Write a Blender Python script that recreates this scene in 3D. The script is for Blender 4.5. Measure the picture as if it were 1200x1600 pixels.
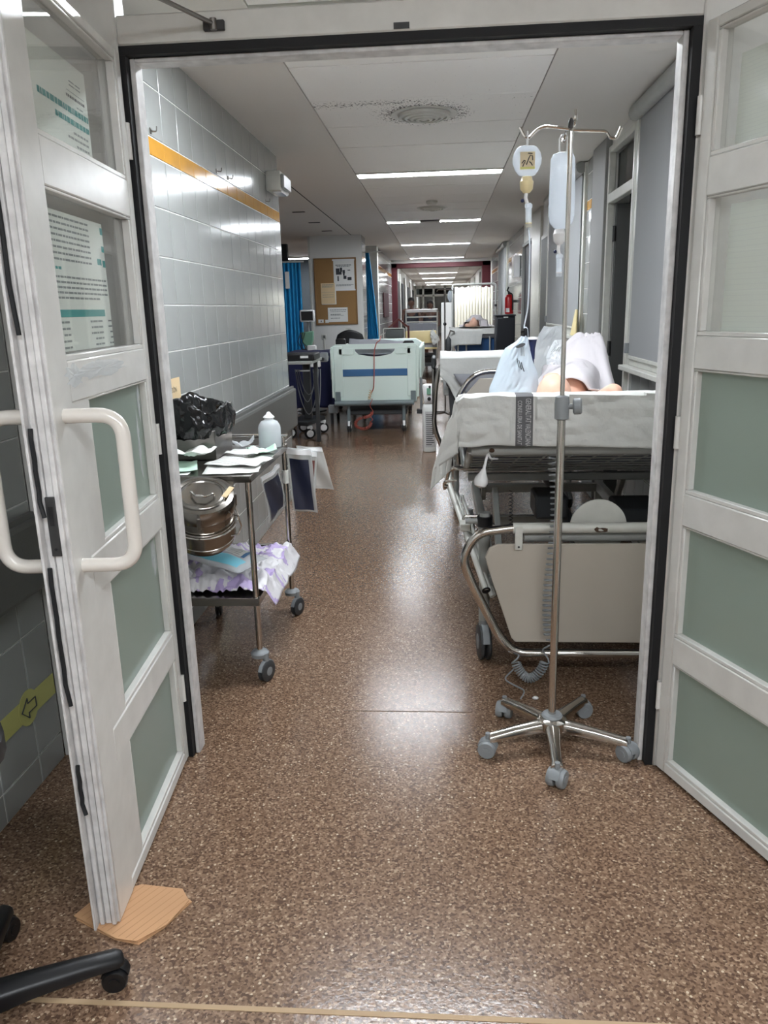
import bpy, bmesh, math, random
from mathutils import Vector, Matrix, noise
random.seed(11)
PI = math.pi
sc = bpy.context.scene
col = sc.collection
for o in list(bpy.data.objects):
    bpy.data.objects.remove(o)

# ------------------------------------------------------------------ camera
PITCH, ROLL, YAW = math.radians(14.6), math.radians(1.5), math.radians(4.45)
Fw = Vector((-math.sin(YAW)*math.cos(PITCH), math.cos(YAW)*math.cos(PITCH), -math.sin(PITCH)))
r0 = Vector((math.cos(YAW), math.sin(YAW), 0)); u0 = r0.cross(Fw)
rt = math.cos(ROLL)*r0 - math.sin(ROLL)*u0
up = math.cos(ROLL)*u0 + math.sin(ROLL)*r0
cam = bpy.data.cameras.new('camera'); camo = bpy.data.objects.new('camera', cam); col.objects.link(camo)
cam.sensor_fit = 'VERTICAL'; cam.sensor_height = 36; cam.lens = 1215*36/1600
cam.clip_start = 0.02; cam.clip_end = 200
camo.matrix_world = Matrix(((rt.x, up.x, -Fw.x, 0), (rt.y, up.y, -Fw.y, 0), (rt.z, up.z, -Fw.z, 1.4), (0, 0, 0, 1)))
sc.camera = camo
# ------------------------------------------------------------------ world, exposure
w = bpy.data.worlds.new('world'); sc.world = w; w.use_nodes = True
w.node_tree.nodes['Background'].inputs[0].default_value = (.9, .95, 1, 1)
w.node_tree.nodes['Background'].inputs[1].default_value = 0.02
sc.view_settings.view_transform = 'Standard'; sc.view_settings.look = 'None'
sc.view_settings.gamma = 1; sc.view_settings.use_curve_mapping = False
sc.view_settings.exposure = 2.12
LAMP = 18.0            # strength of the ceiling light diffusers

# ------------------------------------------------------------------ materials
def lin(c):
    return tuple(((x/255)/12.92 if x/255 <= .04045 else ((x/255+.055)/1.055)**2.4) for x in c) + (1,)
MATS = {}
def M(name, c, rough=.5, metal=0, spec=.5, bump=None, var=None, emit=0, coat=0, trans=0, alpha=1, sheen=0, aniso=0):
    if name in MATS: return MATS[name]
    m = bpy.data.materials.new(name); m.use_nodes = True; nt = m.node_tree
    b = nt.nodes['Principled BSDF']; C = lin(c)
    b.inputs['Base Color'].default_value = C; b.inputs['Roughness'].default_value = rough
    b.inputs['Metallic'].default_value = metal; b.inputs['Specular IOR Level'].default_value = spec
    b.inputs['Coat Weight'].default_value = coat; b.inputs['Transmission Weight'].default_value = trans
    b.inputs['Alpha'].default_value = alpha; b.inputs['Sheen Weight'].default_value = sheen
    if emit:
        b.inputs['Emission Color'].default_value = C; b.inputs['Emission Strength'].default_value = emit
    tc = None
    if bump or var:
        tc = nt.nodes.new('ShaderNodeTexCoord')
    if var:
        n = nt.nodes.new('ShaderNodeTexNoise'); n.inputs['Scale'].default_value = var[0]; n.inputs['Detail'].default_value = 4
        nt.links.new(tc.outputs['Object'], n.inputs['Vector'])
        h = nt.nodes.new('ShaderNodeMapRange'); h.inputs[1].default_value = .3; h.inputs[2].default_value = .7
        h.inputs[3].default_value = 1-var[1]; h.inputs[4].default_value = 1+var[1]
        nt.links.new(n.outputs['Fac'], h.inputs[0])
        x = nt.nodes.new('ShaderNodeMix'); x.data_type = 'RGBA'; x.blend_type = 'MULTIPLY'; x.inputs[0].default_value = 1
        x.inputs[6].default_value = C; nt.links.new(h.outputs[0], x.inputs[7]); nt.links.new(x.outputs[2], b.inputs['Base Color'])
    if bump:
        n = nt.nodes.new('ShaderNodeTexNoise'); n.inputs['Scale'].default_value = bump[0]; n.inputs['Detail'].default_value = 3
        nt.links.new(tc.outputs['Object'], n.inputs['Vector'])
        bp = nt.nodes.new('ShaderNodeBump'); bp.inputs['Strength'].default_value = bump[1]; bp.inputs['Distance'].default_value = .01
        nt.links.new(n.outputs['Fac'], bp.inputs['Height']); nt.links.new(bp.outputs[0], b.inputs['Normal'])
    MATS[name] = m; return m

def m_clear(name, tint=(.97, .98, .975), rough=0.02, ior=1.45):
    m = bpy.data.materials.new(name); m.use_nodes = True; nt = m.node_tree; nt.nodes.remove(nt.nodes['Principled BSDF'])
    t = nt.nodes.new('ShaderNodeBsdfTransparent'); t.inputs[0].default_value = (*tint, 1)
    g = nt.nodes.new('ShaderNodeBsdfGlossy'); g.inputs['Roughness'].default_value = rough
    lw = nt.nodes.new('ShaderNodeLayerWeight'); lw.inputs[0].default_value = .5
    pw = nt.nodes.new('ShaderNodeMath'); pw.operation = 'POWER'; pw.inputs[1].default_value = 5; nt.links.new(lw.outputs['Facing'], pw.inputs[0])
    fr = nt.nodes.new('ShaderNodeMath'); fr.operation = 'MULTIPLY_ADD'; fr.inputs[1].default_value = .92; fr.inputs[2].default_value = .03; nt.links.new(pw.outputs[0], fr.inputs[0])
    mx = nt.nodes.new('ShaderNodeMixShader')
    nt.links.new(fr.outputs[0], mx.inputs[0]); nt.links.new(t.outputs[0], mx.inputs[1]); nt.links.new(g.outputs[0], mx.inputs[2])
    nt.links.new(mx.outputs[0], nt.nodes['Material Output'].inputs[0]); MATS[name] = m; return m
def m_film(name, c, opacity=.5, rough=.25, trl=.5):
    """thin plastic or frosted glass: part see-through, part diffuse / translucent, with a gloss coat"""
    m = bpy.data.materials.new(name); m.use_nodes = True; nt = m.node_tree; p = nt.nodes['Principled BSDF']
    p.inputs['Base Color'].default_value = lin(c); p.inputs['Roughness'].default_value = rough
    tl = nt.nodes.new('ShaderNodeBsdfTranslucent'); tl.inputs[0].default_value = lin(c)
    tr = nt.nodes.new('ShaderNodeBsdfTransparent')
    a = nt.nodes.new('ShaderNodeMixShader'); a.inputs[0].default_value = trl
    nt.links.new(p.outputs[0], a.inputs[1]); nt.links.new(tl.outputs[0], a.inputs[2])
    b = nt.nodes.new('ShaderNodeMixShader'); b.inputs[0].default_value = opacity
    nt.links.new(tr.outputs[0], b.inputs[1]); nt.links.new(a.outputs[0], b.inputs[2])
    nt.links.new(b.outputs[0], nt.nodes['Material Output'].inputs[0]); MATS[name] = m; return m

def m_floor():
    m = bpy.data.materials.new('terrazzo_vinyl'); m.use_nodes = True; nt = m.node_tree; p = nt.nodes['Principled BSDF']
    tc = nt.nodes.new('ShaderNodeTexCoord'); L = nt.links.new
    def vor(scale):
        v = nt.nodes.new('ShaderNodeTexVoronoi'); v.inputs['Scale'].default_value = scale; L(tc.outputs['Object'], v.inputs['Vector'])
        s = nt.nodes.new('ShaderNodeSeparateColor'); L(v.outputs['Color'], s.inputs[0]); return v, s
    v1, s1 = vor(190); v2, s2 = vor(105)
    r = nt.nodes.new('ShaderNodeValToRGB'); e = r.color_ramp; e.interpolation = 'CONSTANT'
    e.elements[0].position = 0; e.elements[0].color = lin((90, 69, 55))
    e.elements[1].position = .2; e.elements[1].color = lin((121, 96, 77))
    for pos, c in ((.42, (134, 108, 88)), (.66, (110, 86, 68)), (.8, (148, 121, 99)), (.93, (172, 147, 123))):
        k = e.elements.new(pos); k.color = lin(c)
    L(s1.outputs[0], r.inputs[0])
    gt = nt.nodes.new('ShaderNodeMath'); gt.operation = 'GREATER_THAN'; gt.inputs[1].default_value = .955; L(s2.outputs[1], gt.inputs[0])
    lt = nt.nodes.new('ShaderNodeMath'); lt.operation = 'LESS_THAN'; lt.inputs[1].default_value = .34; L(v2.outputs['Distance'], lt.inputs[0])
    mu = nt.nodes.new('ShaderNodeMath'); mu.operation = 'MULTIPLY'; L(gt.outputs[0], mu.inputs[0]); L(lt.outputs[0], mu.inputs[1])
    x = nt.nodes.new('ShaderNodeMix'); x.data_type = 'RGBA'; L(mu.outputs[0], x.inputs[0]); L(r.outputs[0], x.inputs[6]); x.inputs[7].default_value = lin((205, 186, 160))
    n = nt.nodes.new('ShaderNodeTexNoise'); n.inputs['Scale'].default_value = 1.3; L(tc.outputs['Object'], n.inputs['Vector'])
    h = nt.nodes.new('ShaderNodeMapRange'); h.inputs[3].default_value = .8; h.inputs[4].default_value = 1.15; L(n.outputs[0], h.inputs[0])
    y = nt.nodes.new('ShaderNodeMix'); y.data_type = 'RGBA'; y.blend_type = 'MULTIPLY'; y.inputs[0].default_value = 1
    L(x.outputs[2], y.inputs[6]); L(h.outputs[0], y.inputs[7]); L(y.outputs[2], p.inputs['Base Color'])
    h2 = nt.nodes.new('ShaderNodeMapRange'); h2.inputs[3].default_value = .15; h2.inputs[4].default_value = .25; L(n.outputs[0], h2.inputs[0]); L(h2.outputs[0], p.inputs['Roughness'])
    bn = nt.nodes.new('ShaderNodeTexNoise'); bn.inputs['Scale'].default_value = 90; L(tc.outputs['Object'], bn.inputs['Vector'])
    bp = nt.nodes.new('ShaderNodeBump'); bp.inputs['Strength'].default_value = .09; bp.inputs['Distance'].default_value = .006
    L(bn.outputs[0], bp.inputs['Height']); L(bp.outputs[0], p.inputs['Normal'])
    p.inputs['Specular IOR Level'].default_value = .5
    MATS['floor'] = m; return m

def m_panel():
    """white ceiling panel with soot specks gathered round the air outlet and along one joint"""
    m = bpy.data.materials.new('ceiling_panel'); m.use_nodes = True; nt = m.node_tree; p = nt.nodes['Principled BSDF']; L = nt.links.new
    g = nt.nodes.new('ShaderNodeNewGeometry')
    d = nt.nodes.new('ShaderNodeVectorMath'); d.operation = 'DISTANCE'; d.inputs[1].default_value = (-.09, 4.87, 2.47); L(g.outputs['Position'], d.inputs[0])
    f1 = nt.nodes.new('ShaderNodeMapRange'); f1.inputs[1].default_value = .18; f1.inputs[2].default_value = .34; f1.inputs[3].default_value = 1; f1.inputs[4].default_value = 0; L(d.outputs['Value'], f1.inputs[0])
    sp = nt.nodes.new('ShaderNodeSeparateXYZ'); L(g.outputs['Position'], sp.inputs[0])
    ab = nt.nodes.new('ShaderNodeMath'); ab.operation = 'SUBTRACT'; ab.inputs[1].default_value = 4.6; L(sp.outputs[1], ab.inputs[0])
    aa = nt.nodes.new('ShaderNodeMath'); aa.operation = 'ABSOLUTE'; L(ab.outputs[0], aa.inputs[0])
    f2 = nt.nodes.new('ShaderNodeMapRange'); f2.inputs[1].default_value = 0; f2.inputs[2].default_value = .12; f2.inputs[3].default_value = .75; f2.inputs[4].default_value = 0; L(aa.outputs[0], f2.inputs[0])
    fx = nt.nodes.new('ShaderNodeMapRange'); fx.inputs[1].default_value = -.15; fx.inputs[2].default_value = .1; fx.inputs[3].default_value = 1; fx.inputs[4].default_value = .35; L(sp.outputs[0], fx.inputs[0])
    m2 = nt.nodes.new('ShaderNodeMath'); m2.operation = 'MULTIPLY'; L(f2.outputs[0], m2.inputs[0]); L(fx.outputs[0], m2.inputs[1])
    mx = nt.nodes.new('ShaderNodeMath'); mx.operation = 'MAXIMUM'; L(f1.outputs[0], mx.inputs[0]); L(m2.outputs[0], mx.inputs[1])
    n = nt.nodes.new('ShaderNodeTexNoise'); n.inputs['Scale'].default_value = 85; n.inputs['Detail'].default_value = 2; L(g.outputs['Position'], n.inputs['Vector'])
    ad = nt.nodes.new('ShaderNodeMath'); ad.operation = 'MULTIPLY_ADD'; ad.inputs[1].default_value = .27; L(mx.outputs[0], ad.inputs[0]); L(n.outputs[0], ad.inputs[2])
    th = nt.nodes.new('ShaderNodeMapRange'); th.inputs[1].default_value = .74; th.inputs[2].default_value = .78; L(ad.outputs[0], th.inputs[0])
    x = nt.nodes.new('ShaderNodeMix'); x.data_type = 'RGBA'; x.inputs[6].default_value = lin((247, 245, 241)); x.inputs[7].default_value = lin((70, 66, 62))
    L(th.outputs[0], x.inputs[0]); L(x.outputs[2], p.inputs['Base Color']); p.inputs['Roughness'].default_value = .75
    MATS['panel'] = m; return m

m_floor(); m_panel()
m_clear('clear_glass'); m_clear('dark_glass', (.25, .28, .28))
m_film('frosted_glass', (174, 188, 177), .96, .2, .35)
m_film('blind_fabric', (178, 180, 181), .98, .8, .3)
m_film('plastic_blue', (214, 226, 235), .86, .25, .3)
m_film('plastic_clear', (236, 240, 242), .55, .15, .3)
m_film('plastic_pouch', (225, 228, 226), .35, .15, .3)
m_film('iv_plastic', (226, 233, 240), .62, .15, .4)
m_film('bottle_plastic', (240, 245, 247), .6, .2, .4)
m_film('paper', (240, 242, 234), 1, .7, .15)
M('wall_paint', (222, 221, 217), .6); M('ceiling_paint', (222, 218, 212), .7)
M('tile', (158, 160, 158), .14, var=(3, .04)); M('tile_orange', (196, 142, 50), .12, var=(9, .06)); M('grout', (230, 230, 227), .8)
M('grey_post', (140, 140, 138), .5); M('door_grey', (84, 85, 83), .5); M('wall_guard', (104, 104, 101), .45, bump=(200, .1))
M('white_alu', (212, 211, 206), .25, bump=(25, .03), var=(14, .05)); M('alu_scuffed', (208, 206, 204), .35, var=(30, .16))
M('rubber', (14, 15, 18), .7); M('dark_metal', (62, 62, 62), .45, .4); M('cream_handle', (220, 214, 205), .18, coat=.4)
M('chrome', (200, 196, 190), .13, 1); M('steel', (150, 146, 140), .2, 1, var=(10, .12)); M('steel_dull', (134, 130, 126), .32, 1, var=(8, .1))
M('grey_enamel', (158, 160, 156), .35, var=(12, .06)); M('white_enamel', (206, 206, 198), .3, var=(20, .05)); M('board_beige', (184, 176, 163), .5, var=(5, .03))
M('rust', (72, 52, 38), .9, var=(60, .3)); M('grey_plastic', (134, 138, 140), .45); M('dark_grey', (58, 60, 62), .5); M('black', (16, 16, 18), .5)
M('black_plastic', (12, 13, 16), .42); M('bin_bag', (8, 8, 10), .18, bump=(18, .5)); M('white', (232, 232, 230), .45); M('white_gloss', (236, 236, 236), .2)
M('sheet_white', (204, 205, 201), .85, bump=(30, .5)); M('sticker', (214, 200, 168), .8); M('film_blue', (26, 31, 52), .3); M('blanket_white', (212, 207, 210), .9, bump=(20, .25)); M('print_grey', (98, 98, 100), .85); M('print_light', (196, 196, 196), .85)
M('navy', (22, 32, 74), .55); M('dark_navy', (18, 22, 32), .5); M('blue_drape', (12, 20, 62), .8); M('blue_curtain', (38, 150, 206), .85); M('deep_blue', (20, 66, 112), .6)
M('skin', (230, 182, 158), .5, var=(20, .06)); M('skin_dark', (86, 58, 46), .5); M('hair', (14, 12, 12), .6); M('shirt_dark', (30, 32, 40), .8)
M('mint', (234, 250, 242), .4); M('bed_blue', (66, 112, 158), .4); M('mint_grey', (122, 134, 136), .4); M('grey_sheet', (160, 162, 168), .9, bump=(14, .5))
M('cork', (158, 122, 78), .9, bump=(160, .4), var=(120, .12)); M('oak', (140, 104, 62), .5); M('paper_white', (230, 230, 226), .8); M('ink', (60, 62, 66), .8); M('ink_light', (140, 144, 142), .8); M('teal', (56, 150, 146), .7); M('paper_cream', (226, 200, 158), .8)
M('maroon', (72, 10, 22), .6); M('red', (176, 22, 26), .3); M('cream_yellow', (232, 214, 160), .45); M('cream', (248, 244, 230), .85); M('yellow_green', (204, 202, 122), .5)
M('port_yellow', (236, 220, 172), .35); M('cardboard', (196, 152, 112), .8, var=(3, .1)); M('cardboard_dark', (176, 134, 96), .85); M('wood_red', (92, 42, 34), .5); M('bag_grey', (92, 96, 94), .8, bump=(20, .4))
M('mint_paper', (196, 226, 208), .8); M('lilac', (190, 172, 214), .5); M('pad_blue', (120, 196, 214), .5); M('crinkle_white', (228, 226, 228), .35, bump=(30, .6)); M('orange_cord', (176, 88, 74), .5); M('green', (110, 156, 132), .5)
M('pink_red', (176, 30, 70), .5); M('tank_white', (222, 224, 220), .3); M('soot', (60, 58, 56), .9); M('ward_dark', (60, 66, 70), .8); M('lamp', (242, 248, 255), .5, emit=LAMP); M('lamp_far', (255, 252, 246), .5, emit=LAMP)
M('screen_green', (60, 190, 140), .3); M('seam', (176, 150, 118), .6); M('seam_dark', (104, 80, 62), .5)

# ------------------------------------------------------------------ mesh helpers
OFF = {}
class MB:
    def __init__(s): s.v = []; s.f = []; s.mi = []; s.cur = 0
    def add(s, vs, fs):
        b = len(s.v); s.v += [tuple(x) for x in vs]
        for f in fs: s.f.append(tuple(b+i for i in f)); s.mi.append(s.cur)
        return s
    def mat(s, i): s.cur = i; return s
    def box(s, x0, x1, y0, y1, z0, z1):
        return s.add([(x0,y0,z0),(x1,y0,z0),(x1,y1,z0),(x0,y1,z0),(x0,y0,z1),(x1,y0,z1),(x1,y1,z1),(x0,y1,z1)],
              [(0,3,2,1),(4,5,6,7),(0,1,5,4),(1,2,6,5),(2,3,7,6),(3,0,4,7)])
    def obox(s, c, size, rz=0, rx=0, ry=0):
        R = Matrix.Rotation(rz, 3, 'Z') @ Matrix.Rotation(ry, 3, 'Y') @ Matrix.Rotation(rx, 3, 'X'); c = Vector(c)
        hx, hy, hz = (k/2 for k in size)
        vs = [c + R @ Vector((a*hx, b*hy, d*hz)) for d in (-1, 1) for a, b in ((-1,-1),(1,-1),(1,1),(-1,1))]
        return s.add(vs, [(0,3,2,1),(4,5,6,7),(0,1,5,4),(1,2,6,5),(2,3,7,6),(3,0,4,7)])
    def tube(s, pts, r, n=8, closed=False):
        P = [Vector(p) for p in pts]; k = len(P); rs = r if isinstance(r, (list, tuple)) else [r]*k
        T = []
        for i in range(k):
            a = P[i-1] if (i > 0 or closed) else P[i]; b = P[(i+1) % k] if (i < k-1 or closed) else P[i]
            t = (b-a); T.append(t.normalized() if t.length > 1e-9 else Vector((0,0,1)))
        N = T[0].orthogonal().normalized(); vs = []
        for i in range(k):
            N = (N - T[i]*N.dot(T[i])); N = N.normalized() if N.length > 1e-6 else T[i].orthogonal().normalized()
            B = T[i].cross(N)
            for j in range(n):
                a = 2*PI*j/n; vs.append(P[i] + rs[i]*(math.cos(a)*N + math.sin(a)*B))
        fs = []
        for i in range(k if closed else k-1):
            for j in range(n):
                a = i*n+j; b = i*n+(j+1) % n; c = ((i+1) % k)*n+(j+1) % n; d = ((i+1) % k)*n+j; fs.append((a, b, c, d))
        if not closed: fs.append(tuple(range(n-1, -1, -1))); fs.append(tuple((k-1)*n+j for j in range(n)))
        return s.add(vs, fs)
    def cyl(s, p0, p1, r, n=16, r2=None): return s.tube([p0, p1], [r, r if r2 is None else r2], n)
    def lathe(s, prof, c, axis=(0,0,1), n=24):
        c = Vector(c); A = Vector(axis).normalized(); N = A.orthogonal().normalized()
        if abs(A.z) > .99: N = Vector((1,0,0))
        B = A.cross(N); vs = []; k = len(prof)
        for r, z in prof:
            for j in range(n):
                a = 2*PI*j/n; vs.append(c + A*z + max(r, 1e-4)*(math.cos(a)*N + math.sin(a)*B))
        fs = [(i*n+j, i*n+(j+1) % n, (i+1)*n+(j+1) % n, (i+1)*n+j) for i in range(k-1) for j in range(n)]
        fs.append(tuple(range(n-1, -1, -1))); fs.append(tuple((k-1)*n+j for j in range(n)))
        return s.add(vs, fs)
    def prism(s, poly, fn, t):
        """poly: 2-D outline; fn(a, b, d) -> point, d from 0 to t is the depth"""
        n = len(poly); vs = [fn(a, b, 0) for a, b in poly] + [fn(a, b, t) for a, b in poly]
        return s.add(vs, [tuple(range(n-1, -1, -1)), tuple(range(n, 2*n))] + [(i, (i+1) % n, n+(i+1) % n, n+i) for i in range(n)])
    def grid(s, fn, nu, nv, matfn=None):
        b = len(s.v); s.v += [tuple(fn(i/nu, j/nv)) for j in range(nv+1) for i in range(nu+1)]
        for j in range(nv):
            for i in range(nu):
                q = b + j*(nu+1)+i; s.f.append((q, q+1, q+nu+2, q+nu+1)); s.mi.append(matfn((i+.5)/nu, (j+.5)/nv) if matfn else s.cur)
        return s
    def ball(s, c, r, nu=16, nv=10):
        rx, ry, rz = r if isinstance(r, (tuple, list)) else (r, r, r); b = len(s.v)
        for j in range(nv+1):
            t = PI*j/nv
            for i in range(nu):
                a = 2*PI*i/nu; q = max(math.sin(t), 1e-3)
                s.v.append((c[0]+rx*q*math.cos(a), c[1]+ry*q*math.sin(a), c[2]-rz*math.cos(t)))
        for j in range(nv):
            for i in range(nu):
                s.f.append((b+j*nu+i, b+j*nu+(i+1) % nu, b+(j+1)*nu+(i+1) % nu, b+(j+1)*nu+i)); s.mi.append(s.cur)
        return s
    def build(s, name, mats, parent=None, bevel=0, smooth=True, solid=0, seg=1):
        if isinstance(mats, str): mats = [mats]
        me = bpy.data.meshes.new(name)
        if parent is not None: o = OFF.get(parent.name, Vector())
        else:
            xs, ys, zs = zip(*s.v); o = Vector(((min(xs)+max(xs))/2, (min(ys)+max(ys))/2, min(zs)))
        me.from_pydata([tuple(Vector(p)-o) for p in s.v], [], s.f); me.validate(); me.update()
        for m in mats: me.materials.append(MATS[m])
        if len(mats) > 1 and len(me.polygons) == len(s.mi): me.polygons.foreach_set('material_index', s.mi)
        bm = bmesh.new(); bm.from_mesh(me)
        bmesh.ops.recalc_face_normals(bm, faces=bm.faces)
        if bevel:
            ed = [e for e in bm.edges if len(e.link_faces) == 2 and e.calc_face_angle(0) > .6]
            bmesh.ops.bevel(bm, geom=ed, offset=bevel, segments=seg, profile=.5, affect='EDGES')
        bm.to_mesh(me); bm.free()
        if smooth: me.shade_smooth(); me.set_sharp_from_angle(angle=math.radians(38))
        ob = bpy.data.objects.new(name, me); col.objects.link(ob)
        if parent is not None: ob.parent = parent; OFF[ob.name] = o
        else: ob.location = o; OFF[ob.name] = o
        if solid:
            md = ob.modifiers.new('thickness', 'SOLIDIFY'); md.thickness = solid; md.offset = 0
        return ob
def fillet(pts, r, n=5):
    P = [Vector(p) for p in pts]; out = [P[0]]
    for i in range(1, len(P)-1):
        a = (P[i-1]-P[i]); b = (P[i+1]-P[i]); d = min(r, a.length*.49, b.length*.49)
        p, q = P[i]+a.normalized()*d, P[i]+b.normalized()*d
        for k in range(n+1):
            t = k/n; out.append((1-t)**2*p + 2*t*(1-t)*P[i] + t*t*q)
    return out + [P[-1]]
def tag(o, label=None, cat=None, group=None, kind=None):
    if label: o['label'] = label
    if cat: o['category'] = cat
    if group: o['group'] = group
    if kind: o['kind'] = kind
    return o
def thing(name, label, cat, loc=(0,0,0), rotz=0, group=None, local=False):
    o = bpy.data.objects.new(name, None); col.objects.link(o); o.location = loc; o.rotation_euler = (0,0,rotz); o.empty_display_size = .05
    tag(o, label, cat, group); OFF[o.name] = Vector() if local else Vector(loc); return o
def struct(o): o['kind'] = 'structure'; return o
def dup(root, loc=None, label=None, group=None, rotz=None, parent=None):
    r = root.copy(); col.objects.link(r)
    if parent is not None: r.parent = parent
    if loc is not None: r.location = loc
    if rotz is not None: r.rotation_euler = (0,0,rotz)
    if label: r['label'] = label
    if group: r['group'] = group
    for ch in list(root.children):
        if ch.name.split('.')[0] == '' : continue
        c = ch.copy(); col.objects.link(c); c.parent = r
        for g in ch.children:
            d = g.copy(); col.objects.link(d); d.parent = c
    return r
def text_mb(mb, s, size, fn, align='CENTER'):
    """letters as flat mesh, mapped by fn(x, y) -> point"""
    cu = bpy.data.curves.new('t', 'FONT'); cu.body = s; cu.size = size; cu.align_x = align; cu.align_y = 'CENTER'; cu.resolution_u = 3
    ob = bpy.data.objects.new('t', cu); col.objects.link(ob); bpy.context.view_layer.update()
    me = bpy.data.meshes.new_from_object(ob.evaluated_get(bpy.context.evaluated_depsgraph_get()))
    mb.add([fn(v.co.x, v.co.y) for v in me.vertices], [tuple(p.vertices) for p in me.polygons])
    bpy.data.objects.remove(ob); bpy.data.curves.remove(cu); bpy.data.meshes.remove(me); return mb
def nz(x, y, z=0, s=1): return noise.noise(Vector((x*s, y*s, z*s+3.7)))
def caster(parent, c, r, w, mats, yaw=0, hood=True, n=20, name='caster'):
    """swivel castor standing at floor point c"""
    x, y = c; ax = Vector((math.cos(yaw), math.sin(yaw), 0)); m = MB()
    C = Vector((x, y, r))
    for sgn in (-1, 1):
        b = C + ax*sgn*w*.28
        m.lathe([(r*.3,-w*.2),(r*.9,-w*.2),(r,-w*.1),(r,w*.1),(r*.9,w*.2),(r*.3,w*.2)], b, ax, n)
    o = m.build(name, mats[0], parent)
    if hood:
        h = MB(); side = Vector((-ax.y, ax.x, 0))
        pts = []
        for k in range(7):
            a = math.radians(10+26*k); pts.append((math.cos(a)*r*1.12, math.sin(a)*r*1.12))
        poly = pts + [(p[0]*.8, p[1]*.8) for p in reversed(pts)]
        h.prism(poly, lambda a, b, d: C + side*a + Vector((0,0,b)) + ax*(d-w*.25), w*.5)
        h.cyl(C + Vector((0,0,r*.9)), C + Vector((0,0,r*1.75)), r*.28, 10)
        h.cyl(C - ax*w*.52, C + ax*w*.52, r*.42, 14)
        h.build('fork', mats[1], o)
    return o
# ================================================================== SETTING
YL0, YL1 = 2.30, 5.90            # long tiled wall on the left
XL, XR = -1.16, 1.12
ZC = 2.47
struct(MB().box(-6.2, 3.0, -3.2, 48, -.05, 0).build('floor', 'floor', smooth=False))
struct(MB().box(-1.2, .95, 1.272, 1.284, 0, .0015).build('trim_1', 'seam', smooth=False))
struct(MB().box(-.36, .1, 2.519, 2.523, 0, .0008).build('trim_2', 'seam_dark', smooth=False))

# ceiling: plain side strips and a band of loose panels down the middle
ceil = MB().box(-6.2, -.692, -3.2, 48, ZC, 2.56).box(.512, 3.0, -3.2, 48, ZC, 2.56).mat(1).box(-.692, .512, -3.2, 48, 2.488, 2.56).build('ceiling', ['ceiling_paint', 'soot'], smooth=False)
struct(ceil)
LAMPS = [(-.42, 1), (3.24, 1), (6.88, 1), (10.5, 2), (14.2, 1), (18.0, 1), (21.4, 2), (25.7, 1), (30.1, 1), (35, 1), (38.4, 2)]
pm = None
def panel(y0, y1):
    global pm
    c = (y0+y1)/2; L = y1-y0-.011
    m = MB().box(-.5975, .5975, -L/2, L/2, 0, .014)
    key = round(L, 3)
    if pm and pm[0] == key:
        o = bpy.data.objects.new('ceiling_panel', pm[1]); col.objects.link(o); o.parent = ceil
    else:
        o = m.build('ceiling_panel', 'panel', ceil, bevel=.002, smooth=False)
        o.data.transform(Matrix.Translation(OFF[ceil.name] - Vector())); pm = (key, o.data)
    o.location = Vector((-.09, c, ZC+.001+random.uniform(0, .003))) - OFF[ceil.name]
edges = [3.89-.613*k for k in range(12, 0, -1)] + [3.89+.613*k for k in range(0, 62)]
for a, b in zip(edges, edges[1:]):
    lp = [y for y, k in LAMPS if a < y <= b]
    if lp:
        y = lp[0]
        if y-.11-a > .08: panel(a, y-.105)
        if b-y-.11 > .08: panel(y+.105, b)
    else: panel(a, b)
for i, (y, kind) in enumerate(LAMPS):
    spans = [(-.69, .51)] if kind == 1 else [(-.69, -.255), (-.02, .51)]
    where = {-.42: 'in the room before the doors', 3.24: 'just past the doors above the transom', 6.88: 'between the two round air outlets', 14.2: 'above the cream folding screen', 18.0: 'just before the maroon door frame',
             25.7: 'second row beyond the maroon door frame', 30.1: 'third row beyond the maroon door frame', 35: 'above the far glazed partition', 10.5: 'above the green bed', 21.4: 'first row beyond the maroon frame', 38.4: 'behind the far glazed partition'}[y]
    for x0, x1 in spans:
        lab = ('long' if kind == 1 else 'short') + ' white fluorescent ceiling light ' + where + ('' if kind == 1 else (', nearer the notice board wall' if x0 < -.5 else ', nearer the fire extinguisher wall'))
        t = thing('ceiling_light', lab, 'ceiling light', ((x0+x1)/2, y, ZC), group='fluorescent lights along the corridor ceiling')
        f = MB()
        f.box(x0, x1, y-.1, y-.088, ZC-.006, ZC+.05).box(x0, x1, y+.088, y+.1, ZC-.006, ZC+.05).box(x0, x0+.012, y-.088, y+.088, ZC-.006, ZC+.05).box(x1-.012, x1, y-.088, y+.088, ZC-.006, ZC+.05)
        f.build('frame', 'white_enamel', t, smooth=False)
        MB().box(x0+.012, x1-.012, y-.088, y+.088, ZC-.002, ZC+.01).build('diffuser', 'lamp', t, smooth=False)
# lamp in the ward to the left
for (x, y) in ((-2.95, 16.4), (-3.6, 7.6)):
    t = thing('ceiling_light', 'white fluorescent ceiling light in the side ward ' + ('behind the notice board column' if y > 10 else 'opposite the tiled wall end'), 'ceiling light', (x, y, ZC))
    MB().box(x-.6, x+.6, y-.1, y+.1, ZC-.03, ZC).build('frame', 'white_enamel', t, smooth=False)
    MB().box(x-.585, x+.585, y-.085, y+.085, ZC-.036, ZC-.03).build('diffuser', 'lamp' , t, smooth=False)

for (x, y, where) in ((1.45, -.42, "beside the one before the doors"),):  # added fill light, out of view, brightens the doors and near floor
    t = thing('ceiling_light', 'long white fluorescent ceiling light ' + where, 'ceiling light', (x, y, ZC))
    MB().box(x-.6, x+.6, y-.1, y+.1, ZC-.03, ZC+.001).build('frame', 'white_enamel', t, smooth=False)
    MB().box(x-.585, x+.585, y-.085, y+.085, ZC-.036, ZC-.03).build('diffuser', 'lamp', t, smooth=False)
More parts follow.
